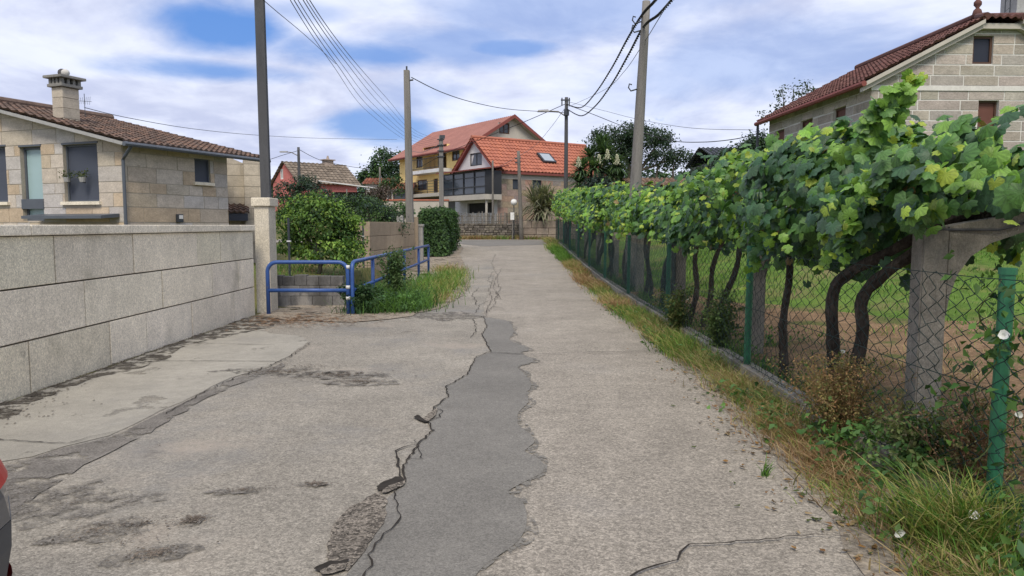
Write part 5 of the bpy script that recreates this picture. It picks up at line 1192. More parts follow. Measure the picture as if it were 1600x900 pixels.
# ------------------------------------------------------------------ concrete pergola posts
def lpost(label):
    t = thing('pergola_post', label, 'post', (2.92, 5.0, 0), 0, 'concrete posts of the vine pergola')
    b = MB(); b.hexa([(-.13, -.12, -.3), (.13, -.12, -.3), (.13, .12, -.3), (-.13, .12, -.3), (-.12, -.11, 1.585), (.14, -.11, 1.62), (.14, .11, 1.62), (-.12, .11, 1.585)]); 
    bm = bmesh.new(); vv = [bm.verts.new(v) for v in b.v]; [bm.faces.new([vv[i] for i in f]) for f in b.f]; bmesh.ops.bevel(bm, geom=bm.edges[:], offset=.014, segments=2, affect='EDGES'); b = MB(); b.add_bm(bm)
    b.build('shaft', M['post_conc'], t)
    prof = [(.143, 1.02), (.17, 1.15), (.24, 1.30), (.36, 1.42), (.55, 1.51), (.85, 1.58), (1.5, 1.68), (1.5, 1.80), (.75, 1.70), (.30, 1.645), (.143, 1.62)]
    b = MB(); b.prism(prof, -.10, .10, T=lambda a, c, d: (a, d, c)); b.build('arm', M['post_conc'], t)
    b = MB(); b.tube([(.05, -.1, 1.6), (.6, -.14, 1.60), (1.4, -.1, 1.74)], .010, 5); b.build('tie_wire', M['pole'], t)
    return t
p0 = lpost('nearest concrete pergola post, thick, with a curved bracket arm to the right'); p0.location = (2.83, 5.0, -.03); p0.scale = (.68, .66, 1)
ordn = ['second', 'third', 'fourth', 'fifth', 'sixth', 'seventh', 'eighth']
for k in range(7):
    y = 9.1 + 4.15 * k; t = copy_tree(p0, (3.02, y, Hs(2.88, y) - .05), 0, ordn[k] + ' concrete pergola post along the vine row, counted from the bracketed near one', scale=(.72, .8, 1))

# ------------------------------------------------------------------ vines
Yk = [2.5, 3.6, 4.5, 5.2, 6.2, 6.9, 7.8, 9, 11, 13, 17, 24, 32, 42]
ZH = [1.9, 1.95, 2.03, 2.02, 2.20, 2.36, 2.34, 2.26, 2.20, 2.08, 2.06, 2.35, 2.5, 2.6]
ZL = [1.5, 1.58, 1.60, 1.52, 1.38, 1.34, 1.40, 1.42, 1.48, 1.55, 1.55, 1.45, 1.4, 1.6]
DK, MD, LT, YL_ = (.042, .098, .046), (.078, .175, .042), (.16, .30, .046), (.30, .40, .05)
vines = [(4.2, 3.3, 5.2), (5.75, 5.0, 6.5), (7.45, 6.4, 8.5), (9.7, 8.3, 10.8), (11.5, 10.6, 12.5), (13.5, 12.3, 14.6), (15.8, 14.4, 17.0), (18.3, 16.8, 19.9), (21.3, 19.7, 23), (24.6, 22.8, 26.4), (28.2, 26.2, 30), (32, 29.8, 34), (36, 33.8, 38.3), (40, 38, 42)]
words = ['nearest grapevine, large leaves at the right edge above the bracket arm of the concrete post', 'grapevine with two thick dark trunks leaning to the bracketed concrete post', 'grapevine with one thin trunk just beyond the second green fence post', 'grapevine with slender trunks behind the second concrete pergola post']
ordw = ['fifth', 'sixth', 'seventh', 'eighth', 'ninth', 'tenth', 'eleventh', 'twelfth', 'thirteenth', 'last']
def trunk_path(a, c, n=9, w=.035):
    a, c = Vector(a), Vector(c); ph = random.uniform(0, 6)
    return [a.lerp(c, i / n) + Vector((math.sin(ph + i * 1.1) * w, math.cos(ph * 1.7 + i * .9) * w * 1.3, 0)) * (1 - abs(2 * i / n - 1) * .3) for i in range(n + 1)]
for i, (yc, ya, yb) in enumerate(vines):
    rnd = np.random.default_rng(100 + i); g = Hs(2.9, yc)
    lab = words[i] if i < 4 else ordw[i - 4] + ' grapevine of the row counted from the near end, ' + ('dense dark canopy' if i < 9 else 'light green canopy')
    v = thing('grapevine', lab, 'vine', (2.85, yc, g), 0, 'grapevines in a row behind the wire fence')
    near = yc < 12; per = 1150 if yc < 8.5 else (860 if yc < 12.4 else (520 if yc < 20 else 380))
    N = int(per * (yb - ya)); y = rnd.uniform(ya - .35, yb + .35, N)
    zh, zl = np.interp(y, Yk, ZH), np.interp(y, Yk, ZL) + .15 * np.sin(y * 4.1) + .09 * np.sin(y * 9.3 + 1)
    lump = (.13 * np.sin(y * 2.9 + 1) + .10 * np.sin(y * 6.1) + .06 * np.sin(y * 11.3 + 2)) * (1 + .9 * (yc > 9))
    ph = rnd.uniform(-math.pi, math.pi, N); flip = rnd.random(N) < .42; ph = np.where(flip, rnd.uniform(1.4, 4.2, N), ph)
    cph, sph = np.cos(ph), np.sin(ph); q = 1 / np.maximum(np.abs(cph) ** 3 + np.abs(sph) ** 3, 1e-6) ** (1 / 3)
    rad = q * np.where(rnd.random(N) < .22, rnd.uniform(.3, .8, N), rnd.uniform(.82, 1.06, N)); lump2 = .09 * np.sin(y * 4.3 + ph * 3) + .06 * np.sin(y * 8.7 - ph * 5)
    rx = .95 + .1 * np.sin(y * 1.3); z = (zh + zl) / 2 + (zh - zl) / 2 * sph * rad * (1 + lump2) + lump * (sph > 0) + rnd.normal(size=N) * .03; x = 3.40 + rx * cph * rad * (1 + lump2) + .12 * np.sin(y * 2.3 + 4 * z) + .09 * np.sin(y * 5.9 - 5 * z)
    # hanging shoots on the lane side
    hs_ = (cph < -.5) & (sph < 0) & (rnd.random(N) < .22); z = np.where(hs_, z - rnd.uniform(0, .24, N) * (.5 + .5 * np.sin(y * 3.7)), z)
    keep = ~((y < 4.9) & (z < 1.70 + .16 * np.clip(x - 2.9, 0, 2)) & (x > 2.55)); keep &= ~((np.abs(y - 5.0) < .5) & (z < 1.66) & (x > 2.6))
    keep &= (np.sin(5.1 * y + 4.1 * z) + np.sin(8.7 * y - 9.3 * z + 1) + np.sin(4.3 * x + 3.1 * y + 6 * z)) < rnd.uniform(.4, 1.3, N)
    if i == 0: keep &= ~((y < 4.4) & (z < 1.66))
    x, y, z, cph, sph = x[keep], y[keep], z[keep], cph[keep], sph[keep]; N = len(x)
    gz = H(np.full(N, 1.0), y) * (y > 14); pos = np.stack([x - 2.85, y - yc, z + gz - g], 1)
    nrm = np.stack([cph * .9 - .25, rnd.normal(size=N) * .3 - .35, sph * .5 + .5], 1) + rnd.normal(size=(N, 3)) * .42
    tip = np.stack([cph * .4, rnd.normal(size=N) * .6, np.full(N, -.8)], 1) + rnd.normal(size=(N, 3)) * .35
    young = .13 + .18 * (np.sin(y * 2.1 + i) > .2) + (.30 if yc > 14 else 0) + .14 * (sph > .6); r_ = rnd.random(N); r2 = rnd.random(N)
    cols = np.where((r_ < young * .35)[:, None], np.array(YL_), np.where((r_ < young)[:, None], np.array(LT), np.where((r2 < .42)[:, None], np.array(MD), np.array(DK))))
    cols = cols * rnd.uniform(.75, 1.3, (N, 1)) * rnd.uniform(.93, 1.07, (N, 3)); sick = rnd.random(N) < .008; cols[sick] = (.20, .14, .05)
    size = (.075 + .095 * rnd.beta(2, 2.2, N)) * (1.0 if near else (1.12 if yc < 20 else 1.25)); size = np.where(r_ < young * .5, size * .75, size)
    # young shoots standing out of the canopy
    ns = int((yb - ya) * (9 if near else 6)); ep, en, et, ec, es = [], [], [], [], []
    for _ in range(ns):
        sy = rnd.uniform(ya, yb); szh, szl = np.interp(sy, Yk, ZH), np.interp(sy, Yk, ZL); side = rnd.random() < .45
        s0_ = np.array([rnd.uniform(2.45, 3.6), sy, szh - .08]) if not side else np.array([2.42, sy, rnd.uniform(szl, szh)])
        dv = np.array([rnd.normal() * .5 - .25, rnd.normal() * .6, .9]) if not side else np.array([-.35, rnd.normal() * .6, rnd.uniform(-.9, .5)])
        if side and (sy < 5.1 and s0_[2] < 1.75): continue
        dv /= np.linalg.norm(dv); ln = rnd.uniform(.15, .40) * (1 if near else 1.5); m_ = rnd.integers(5, 9) + (0 if near else 2)
        for j in range(m_):
            f = j / m_; q = s0_ + dv * ln * f + np.array([0, 0, -.12 * f * f]) + rnd.normal(size=3) * .035
            ep.append(q - np.array([2.85, yc, g - (Hs(1, sy) if sy > 14 else 0)])); en.append(rnd.normal(size=3) * .6 + np.array([-.5, -.5, .5])); et.append(rnd.normal(size=3) * .5 + np.array([0, 0, -.6]))
            es.append((.14 - .08 * f) * rnd.uniform(.8, 1.15)); ec.append(np.array(LT if f > .35 else MD) * rnd.uniform(.85, 1.2) if f < .8 else np.array(YL_) * rnd.uniform(.7, 1.0))
    if ep: pos, nrm, tip, size, cols = np.concatenate([pos, ep]), np.concatenate([nrm, en]), np.concatenate([tip, et]), np.concatenate([size, es]), np.concatenate([cols, ec])
    leaf_mesh('crown', pos, nrm, tip, size, cols, GRAPE if yc < 17 else LEAF_WIDE if False else GRAPE, M['vine_leaf'], v)
    # trunks
    L_ = lambda x, y, z: (x - 2.85, y - yc, z - g)
    if i == 1: tr = [([G(1318, 585), None], .05)]; paths = [[(2.62, 6.0, -.1), (2.64, 5.98, .5), (2.60, 5.95, 1.0), (2.66, 5.85, 1.2), (2.85, 5.5, 1.42), (3.0, 5.15, 1.62), (3.3, 5.0, 1.75)], [(2.64, 5.62, -.1), (2.63, 5.62, .35), (2.70, 5.62, .75), (2.68, 5.6, 1.05), (2.84, 5.45, 1.3), (3.0, 5.2, 1.5), (3.25, 5.05, 1.66), (3.7, 5.0, 1.78)]]; rr_ = .043
    elif i == 0: paths = [[(3.9, 4.3, -.1), (3.92, 4.3, 1.0), (3.8, 4.5, 1.6), (3.5, 4.9, 1.76), (3.1, 5.1, 1.74)]]; rr_ = .05
    else:
        paths = []; rr_ = .04
        for _ in range(1 if i == 2 else random.choice([2, 2, 3])):
            a = (2.72 + random.uniform(0, .25), yc + random.uniform(-.5, .5), g - .1); c = (2.8 + random.uniform(-.1, .5), a[1] + random.uniform(-.35, .35), g + np.interp(yc, Yk, ZL) + .25); paths.append(trunk_path(a, c))
        if i == 2: paths = [trunk_path((2.74, 7.4, -.1), (2.76, 7.3, 1.5), w=.02)]
    b = MB()
    for p in paths: 
        q = cr([Vector(k) for k in p], 4); n = len(q); b.tube([L_(*k) for k in q], [rr_ * (1.25 - .5 * j / n) * random.uniform(.9, 1.12) for j in range(n)], 8, jit=.10)
    b.build('trunk', M['bark'], v)
    if 5 < yc < 14:   # canes under the leaves
        b = MB()
        for _ in range(7):
            y0_ = random.uniform(ya, yb); z0_ = float(np.interp(y0_, Yk, ZL)) + random.uniform(.12, .5); b.tube([L_(*k) for k in cr([Vector((2.6 + random.uniform(0, .5), y0_, z0_)), Vector((2.8, y0_ + .4, z0_ + .1)), Vector((2.9 + random.uniform(-.3, .5), y0_ + .9, z0_ + random.uniform(-.1, .3)))], 4)], .009, 5, (2.6, 1.9, 1.2))
        b.build('cane', M['bark'], v)
    if i == 1:
        sh_pts = cr([P(1352, 236, 5.6), P(1372, 190, 5.5), P(1388, 160, 5.4), P(1408, 138, 5.35), P(1432, 122, 5.3)], 5)
        b = MB(); b.tube([L_(*k) for k in sh_pts], [.008 - .0002 * j for j in range(len(sh_pts))], 5, (3, 3.2, 1.2)); b.build('shoot', M['bark'], v)
        ps_, nn, tt, cc, ss = [], [], [], [], []
        for j, k in enumerate(sh_pts):
            f = j / len(sh_pts)
            for s_ in range(5 if f < .75 else 3):
                ps_.append(Vector(L_(*k)) + Vector((random.gauss(0, .06), random.gauss(0, .05), random.gauss(-.01, .04))) * (1.1 - f * .6)); nn.append((random.gauss(-.3, .4), -.8 + random.gauss(0, .4), .4 + random.gauss(0, .4))); tt.append((random.gauss(0, .6), random.gauss(0, .3), -.7)); ss.append((.15 - .085 * f) * random.uniform(.8, 1.15)); cc.append(np.array(LT if f > .55 else (MD if random.random() < .7 else LT)) * random.uniform(.8, 1.2) if f < .88 else np.array(YL_))
        leaf_mesh('shoot_leaves', np.array(ps_), np.array(nn, float), np.array(tt, float), np.array(ss), np.array(cc), GRAPE, M['vine_leaf'], v)
        b = MB()
        for px, py in ((1452, 318), (1466, 314), (1441, 326), (1452, 342)):
            c0 = P(px, py, 4.95)
            for _ in range(26): b.ball(L_(c0.x + random.gauss(0, .018), c0.y + random.gauss(0, .018), c0.z + random.gauss(0, .028)), .009, seg=6, rings=4, col=(random.uniform(.8, 1.1), random.uniform(.8, 1), .6))
        M['grape'] = mat('grape', (.38, .30, .10), .4, (), None, .4, transl=.2); b.build('grape_bunch', M['grape'], v, smooth=True)

# ------------------------------------------------------------------ shrubs, trees, hedge
LG, MG, DG, BG = (.13, .21, .04), (.065, .125, .036), (.034, .066, .030), (.042, .070, .052)
def plant(name, label, cat, base, clumps, per, sigma, leaf, pal, trunks=(), m='leaf_gen', seed=1, up=.5, group=None, tm='trunk', tr0=.06, hang=.4):
    """clumps in offsets from the base"""
    t = thing(name, label, cat, base, 0, group); foliage('crown', clumps, per, sigma, leaf, pal, M[m], t, seed, up, hang=hang)
    if trunks:
        b = MB()
        for pts, r0, r1 in trunks:
            q = cr([Vector(p) for p in pts], 4); b.tube(q, [r0 + (r1 - r0) * j / (len(q) - 1) for j in range(len(q))], 7, jit=.08)
        b.build('trunk', M[tm], t)
    return t
def rel(base, px, py, Yd): return tuple(P(px, py, Yd) - Vector(base))
def px_clumps(base, Yd, lst, dy=1.0):
    k = Yd / F_PX; return [(rel(base, px, py, Yd + oy), (rx * k, max(rx, rz) * k * dy, rz * k), n) for px, py, rx, rz, n, oy in lst]
# lemon bush by the railing
bq = P(498, 425, 17.0); base = (bq.x, 17.0, Hs(bq.x, 17))
plant('lemon_bush', 'bushy light green lemon bush behind the blue railing and low grey wall', 'bush', base,
      px_clumps(base, 17, [(460, 345, 28, 26, 60, 0), (500, 350, 45, 32, 110, 0), (535, 365, 26, 26, 50, .2), (455, 382, 22, 20, 36, .3), (510, 390, 48, 22, 70, 0), (462, 318, 8, 12, 10, 0), (545, 395, 20, 18, 26, -.5), (500, 325, 30, 10, 26, 0), (473, 322, 6, 14, 8, 0), (520, 322, 7, 12, 8, 0), (443, 335, 8, 12, 8, 0), (552, 345, 8, 10, 10, 0), (562, 380, 6, 8, 6, 0), (488, 312, 5, 10, 6, 0), (538, 330, 8, 10, 8, 0)], .9), 26, .085, .085, [(.13, .23, .048), (.15, .26, .05), (.085, .16, .04), MG, MG, (.20, .31, .055), (.04, .08, .03)],
      [([(0, 0, -.1), (.03, 0, .3), (-.25, 0, .8), (-.5, .05, 1.2)], .06, .02), ([(.02, 0, 0), (.1, .05, .4), (.35, 0, .9)], .05, .02), ([(.0, 0, .2), (.0, -.1, .7), (.05, 0, 1.2)], .05, .02)], seed=11)
bq = P(590, 400, 23); base = (bq.x, 23.0, Hs(bq.x, 23)); 
plant('dark_shrub', 'dull dark green shrub behind the tan slab wall', 'bush', base, px_clumps(base, 23, [(585, 345, 34, 28, 90, 0), (560, 375, 24, 40, 70, 0), (610, 350, 20, 22, 40, .4), (580, 322, 22, 8, 20, 0)], .8), 24, .10, .085, [DG, BG, DG, MG], [([(0, 0, -.1), (-.1, 0, 1.2), (-.3, 0, 2)], .06, .02)], seed=12)
for px, py, Yd, lab, lst, sd, pal in ((480, 300, 34, 'dark bluish conifer bush between the thick pole and the red house', [(478, 300, 26, 26, 70, 0), (452, 305, 24, 22, 60, 0), (505, 310, 20, 16, 40, 0), (480, 285, 12, 12, 16, 0)], 13, [BG, DG, (.04, .06, .05)]),
                                 (545, 312, 40, 'low dark shrubs beside the open shed', [(545, 316, 30, 10, 50, 0), (575, 322, 30, 12, 50, 0), (520, 318, 20, 10, 30, 0)], 14, [DG, BG, MG]),
                                 (588, 300, 50, 'reddish grey leafless looking shrub before the little pale house', [(588, 303, 12, 10, 26, 0), (600, 300, 10, 9, 20, 0)], 15, [(.09, .07, .06), (.11, .09, .075)]),
                                 (630, 322, 30, 'green shrub left of the square pole at the drive entrance', [(622, 330, 22, 13, 44, 0), (600, 338, 16, 16, 30, 0)], 16, [MG, DG, (.07, .13, .035)])):
    bq = P(px, 350, Yd); base = (bq.x, Yd, Hs(bq.x, Yd)); plant('shrub', lab, 'bush', base, px_clumps(base, Yd, lst, .8), 26, .12 * Yd / 34, .11 * Yd / 34, pal, [([(0, 0, -.2), (0, 0, P(px, py, Yd).z - base[2])], .08, .03)], seed=sd)
# clipped hedge
hx0, hx1 = P(656, 400, 29).x, P(708, 400, 31).x
hg = thing('clipped_hedge', 'dark green clipped hedge at the left bend of the lane', 'hedge', (P(678, 400, 30).x, 30, Hs(-3, 30))); rnd = np.random.default_rng(5); hw_, hh_ = .46, P(683, 331, 30).z - Hs(-3, 30); N = 15000
f = rnd.integers(0, 5, N); u, v_ = rnd.uniform(-1, 1, N), rnd.random(N); ln = 6.0; x = np.where(f == 0, -hw_, np.where(f <= 2, hw_ + 0 * u, u * hw_)); y = np.where(f == 3, -.4 + 0 * u, rnd.uniform(-.4, ln, N)); z = np.where(f == 4, hh_ + .1 * np.sin(y * 3), v_ * hh_)
x = np.where(f == 4, u * hw_, x) + rnd.normal(size=N) * .07 + .08 * np.sin(z * 4 + y * 2); y = y + rnd.normal(size=N) * .07; z = np.maximum(z + rnd.normal(size=N) * .06, .05)
nn = np.stack([np.where(f <= 2, np.sign(x), 0), np.where(f == 3, -1, 0), np.where(f == 4, 1, .35)], 1) + rnd.normal(size=(N, 3)) * .5
pal = np.array([MG, (.045, .095, .035), DG, (.06, .12, .035)]); leaf_mesh('leaves', np.stack([x, y, z], 1), nn, rnd.normal(size=(N, 3)) + np.array([0, 0, .6]), rnd.uniform(.08, .17, N), pal[rnd.integers(0, 4, N)] * rnd.uniform(.7, 1.25, (N, 1)), LEAF, M['leaf_gen'], hg)
b = MB(); b.box(-hw_ + .12, hw_ - .12, -.25, ln - .15, -.2, hh_ - .12, (.25, .3, .2)); b.build('twigs', M['trunk'], hg)
# tree left of the yellow house
bq = P(602, 300, 86); base = (bq.x, 86.0, Hs(bq.x, 86))
plant('leafy_tree', 'round leafy tree left of the yellow house', 'tree', base, px_clumps(base, 86, [(600, 258, 22, 18, 60, 0), (578, 275, 14, 11, 34, 0), (620, 275, 16, 16, 40, 0), (600, 280, 28, 14, 50, 0), (598, 243, 10, 8, 14, 0), (566, 280, 7, 6, 9, 0), (618, 250, 12, 10, 18, 0), (630, 295, 10, 10, 16, 0)], .9), 22, .38, .34, [MG, DG, DG, BG], [([(0, 0, -.3), (.1, 0, 2.5), (-.2, 0, 5)], .25, .1), ([(0, 0, 1.8), (-1, 0, 3.2), (-1.8, 0, 4)], .12, .05), ([(0, 0, 1.8), (1, 0, 3.2), (1.4, 0, 4.4)], .12, .05)], seed=21)
bq = P(610, 318, 55); base = (bq.x, 55.0, Hs(bq.x, 55)); plant('small_tree', 'small pale leaved tree with thin trunk in front of the dark fronted house', 'tree', base, px_clumps(base, 55, [(612, 286, 14, 9, 26, 0), (600, 290, 8, 6, 12, 0), (622, 292, 9, 8, 14, 0)], .9), 14, .22, .20, [(.07, .09, .055), MG, DG], [([(0, 0, -.2), (.05, 0, .9), (0, 0, P(610, 292, 55).z - base[2])], .09, .05)], seed=22)
# umbrella shaped dark tree
bq = P(985, 300, 85); base = (bq.x, 85.0, Hs(bq.x, 85)); k = 85 / F_PX
lst = [(962, 210, 38, 11, 60, 0), (935, 217, 16, 8, 22, 0), (990, 204, 26, 9, 36, 0), (1025, 212, 26, 11, 44, 1), (1038, 222, 12, 8, 16, 0), (1005, 222, 22, 9, 26, 0), (955, 232, 26, 14, 44, 0), (972, 250, 22, 16, 44, 0), (1035, 240, 26, 8, 34, 0), (1060, 243, 26, 8, 34, 0), (1080, 250, 10, 5, 10, 0), (1045, 255, 30, 7, 26, 1), (1015, 248, 14, 6, 12, 0), (948, 262, 22, 20, 60, 0), (1000, 214, 40, 12, 50, 0), (960, 226, 30, 12, 40, 0), (985, 238, 22, 14, 36, 0)]
hub = rel(base, 985, 275, 85)
plant('umbrella_tree', 'large dark tree with flat layered crown behind the leaning pole', 'tree', base, px_clumps(base, 85, lst, .9), 22, .36, .30, [DG, (.03, .05, .028), BG, (.042, .065, .035)],
      [([(0, 0, -.5), (0, 0, 2), hub, rel(base, 980, 250, 85), rel(base, 965, 218, 85)], .5, .12), ([hub, rel(base, 1002, 262, 85), rel(base, 1018, 240, 85), rel(base, 1028, 218, 85)], .28, .08), ([rel(base, 995, 268, 85), rel(base, 1025, 258, 85), rel(base, 1055, 246, 85)], .2, .06), ([hub, rel(base, 970, 255, 85), rel(base, 945, 235, 85)], .22, .07), ([rel(base, 1025, 285, 85), rel(base, 1028, 262, 85), rel(base, 1040, 242, 85)], .14, .06), ([rel(base, 1052, 285, 85), rel(base, 1052, 262, 85), rel(base, 1060, 246, 85)], .14, .06)], seed=23)
# far woods
wpos = []; rnd = np.random.default_rng(9)
for xa, xb, Yd, hgt, n in ((-70, -12, 125, 3.0, 150), (8, 60, 110, 4.2, 190)):
    for _ in range(n): x = rnd.uniform(xa, xb); y = Yd + rnd.uniform(0, 22); wpos.append(((x, y, Hs(x, y) + hgt * rnd.uniform(.2, .75)), (2.2, 2.2, hgt * .5), 9))
tag(foliage('far_wood', wpos, 12, .7, .75, [DG, BG, (.03, .045, .03), MG], M['leaf_gen'], None, 77), kind='stuff')
# dark trees by the dark roofed house
for px, Yd, lab, lst, sd in ((1170, 40, 'dark leafy tree in front of the dark roofed house beside the block house', [(1172, 242, 24, 28, 110, 0), (1188, 224, 14, 14, 36, 0), (1150, 252, 24, 18, 80, 0), (1135, 250, 18, 14, 40, 0), (1185, 262, 16, 20, 40, 0), (1128, 262, 12, 12, 24, 0)], 24), (1112, 48, 'dark rounded tree between the layered tree and the dark roofed house', [(1105, 268, 24, 10, 40, 0), (1080, 275, 20, 8, 26, 0), (1122, 262, 12, 8, 18, 0)], 25)):
    bq = P(px, 300, Yd); base = (bq.x, Yd, Hs(bq.x, Yd)); plant('dark_tree', lab, 'tree', base, px_clumps(base, Yd, lst, .8), 28, .2, .17, [DG, (.02, .04, .02), BG, (.03, .06, .02)], [([(0, 0, -.3), (0, 0, 2.5)], .15, .06)], seed=sd)
# thin tree behind the block house
bq = P(1235, 200, 34); base = (bq.x, 34.0, Hs(bq.x, 34)); tw_ = []
for a, c in ((1217, 165), (1222, 140), (1240, 138), (1255, 137), (1266, 133), (1248, 150), (1212, 178), (1196, 182)): tw_.append(([rel(base, 1235, 215, 34), rel(base, (1235 + a) / 2, (215 + c) / 2 + 5, 34), rel(base, a, c, 34)], .045, .012))
plant('thin_tree', 'sparse wispy tree showing behind the roof of the block house', 'tree', base, [(rel(base, a, c, 34), (.3, .3, .3), 5) for a, c in ((1217, 160), (1224, 142), (1240, 142), (1255, 140), (1264, 136), (1250, 150), (1238, 158), (1228, 168), (1215, 178), (1196, 182))], 10, .12, .13, [(.05, .075, .045), DG], [([(0, 0, -.3), (0, 0, 2), rel(base, 1235, 215, 34)], .12, .06)] + tw_, seed=26)
# blackish shrub and yuccas at the orange roof
bq = P(935, 320, 41); base = (bq.x, 41.0, Hs(bq.x, 41)); plant('shrub', 'blackish rounded shrub below the flowering yuccas', 'bush', base, px_clumps(base, 41, [(936, 294, 22, 18, 100, 0), (915, 305, 16, 12, 40, 0), (955, 304, 16, 14, 40, 0)], .9), 24, .18, .16, [(.018, .028, .024), BG, (.03, .042, .035)], [([(0, 0, -.2), (0, 0, 1)], .1, .05)], seed=27)
def rosette(par, c, n, L, w, pal, rnd, upw=.3):
    d = unit(rnd.normal(size=(n, 3)) + np.array([0, 0, upw])); d[:, 2] = np.where(d[:, 2] < -.55, -d[:, 2], d[:, 2])
    V, F4, cc = [], [], np.array(pal)[rnd.integers(0, len(pal), n)] * rnd.uniform(.75, 1.25, (n, 1))
    sd = unit(np.cross(d, np.array([0.0, 0, 1]) + .01)); l = L * rnd.uniform(.7, 1.15, n)
    for t, ww, dr in ((0, .6, 0), (.45, 1, .02), (.8, .6, .12), (1, .08, .24)):
        p = np.array(c) + d * (l * t)[:, None] - np.array([0, 0, 1]) * (l * dr)[:, None]; V += [p - sd * w * ww, p + sd * w * ww]
    V = np.stack(V, 1); off = (np.arange(n) * 8)[:, None]
    return V.reshape(-1, 3), [off + np.array(f)[None] for f in ((0, 1, 3, 2), (2, 3, 5, 4), (4, 5, 7, 6))], [cc] * 3
def sword_plant(name, label, base, heads, pal, L, w, n, trunks, spikes=(), seed=1):
    t = thing(name, label, 'plant', base); rnd = np.random.default_rng(seed); VV, FF, CC, o = [], [], [], 0
    for h in heads:
        v, f, c = rosette(t, h, n, L, w, pal, rnd); VV.append(v); FF += [k + o for k in f]; CC += c; o += len(v)
    np_mesh('leaves', np.concatenate(VV), FF, CC, M['leaf_gen'], t)
    b = MB()
    for p in trunks: b.tube(p, .09, 7)
    b.build('trunk', M['trunk'], t)
    for s_ in spikes:
        b = MB(); b.tube([s_, (s_[0], s_[1], s_[2] + .55)], .025, 5); rr_ = random.Random(3)
        for _ in range(90):
            k_ = rr_.random(); r_ = .20 * (1 - k_ * .75); a = rr_.uniform(0, 6.3); b.ball((s_[0] + math.cos(a) * r_ * rr_.random(), s_[1] + math.sin(a) * r_ * rr_.random(), s_[2] + .05 + .55 * k_), .04, seg=5, rings=4)
        b.build('flower_spike', M['cream_flower'], t)
M['cream_flower'] = mat('cream_flower', (.50, .50, .36), .7, (), None, .2, transl=.2)
bq = P(930, 325, 43); base = (bq.x, 43.0, Hs(bq.x, 43)); hd = [rel(base, *k) for k in ((908, 265, 43), (922, 245, 43.5), (945, 240, 43), (962, 258, 43), (930, 262, 42.6), (905, 285, 43), (952, 275, 43), (940, 228, 43.6), (968, 280, 43.2))]
sword_plant('yucca', 'tall yucca clump with cream flower spikes beside the orange roof', base, hd, [(.075, .13, .05), (.055, .10, .045), (.10, .16, .06), (.08, .13, .07)], 0.95, .042, 230, [[(0, 0, -.2), (h[0] * .5, h[1] * .5, h[2] * .5), h] for h in hd], [rel(base, *k) for k in ((949, 250, 42.3), (936, 258, 42.3), (964, 258, 42.3), (904, 262, 42.3))], 31)
bq = P(843, 345, 47.5); base = (bq.x, 47.5, Hs(bq.x, 47.5)); hd = [rel(base, *k) for k in ((836, 318, 47.5), (850, 312, 47.7), (858, 325, 47.4), (843, 328, 47.3))]
sword_plant('spiky_plant', 'grey green spiky sword leaved plant above the pinkish stone wall', base, hd, [(.25, .25, .17), (.19, .205, .13), (.32, .29, .21), (.13, .15, .09)], 1.8, .036, 150, [[(0, 0, -.2), h] for h in hd], (), 32)

# ------------------------------------------------------------------ grasses and weeds
GP = {'green': [(.10, .21, .035), (.13, .25, .045), (.075, .16, .035)], 'dry': [(.36, .26, .14), (.30, .20, .105), (.42, .32, .18), (.21, .19, .07)], 'yel': [(.27, .28, .08), (.19, .25, .055), (.36, .31, .13)], 'dark': [(.045, .10, .035), (.065, .13, .045)], 'rust': [(.29, .165, .085), (.35, .22, .115), (.24, .14, .08)]}
def patch(lst, name, label=None, parent=None, kind='stuff', rnd=np.random.default_rng(3)):
    Bs, Hh, Ww, Ln, Cc = [], [], [], [], []
    for x, y, rx, ry, n, h, w, pals, lean in lst:
        px_, py_ = x + rnd.normal(size=n) * rx * .5, y + rnd.normal(size=n) * ry * .5
        Bs.append(np.stack([px_, py_, H(np.minimum(px_, 2.4) if x < 2.5 else px_, py_) + 0], 1)); Hh.append(h * rnd.uniform(.4, 1.15, n)); Ww.append(w * rnd.uniform(.6, 1.3, n)); Ln.append(rnd.normal(size=(n, 2)) * (.75 if 'rust' in pals or 'dry' in pals else .5) + np.array(lean))
        pl_ = np.array(sum((GP[p] for p in pals.split()), [])); Cc.append(pl_[rnd.integers(0, len(pl_), n)] * rnd.uniform(.7, 1.25, (n, 1)))
    B_ = np.concatenate(Bs); 
    if parent is not None: B_ = B_ - np.array(parent.location)
    o = blades(name, B_, np.concatenate(Hh), np.concatenate(Ww), np.concatenate(Ln), np.concatenate(Cc), M['grass_blade'], parent, .6, rnd)
    return o
zones = [(2.0, 1.85, 'yel dry green', .18), (3.0, 1.92, 'yel dry', .18), (4.0, 2.0, 'rust dry green yel', .11), (4.8, 2.05, 'rust dry', .13), (5.6, 2.1, 'rust dry yel', .17), (6.4, 2.18, 'dry yel green', .16), (7.2, 2.2, 'yel dry', .18), (8.2, 2.18, 'yel dry green', .22), (9.3, 2.14, 'green yel', .25), (10.3, 2.16, 'yel green dry', .22), (11.4, 2.14, 'yel dry green', .22), (12.6, 2.14, 'yel green', .25), (13.8, 2.14, 'dry rust', .22), (15.2, 2.14, 'yel dry', .2), (17, 2.1, 'green yel', .2), (18.6, 2.1, 'rust dry', .16), (20.5, 2.1, 'dry rust', .18), (22.5, 2.08, 'rust yel', .2), (25, 2.1, 'dry yel', .25), (28, 2.0, 'green', .35), (31, 1.95, 'green', .4), (34.5, 2.0, 'green yel', .4), (38, 2.1, 'green dry', .4), (42, 2.2, 'yel dry', .35)]
lst = []
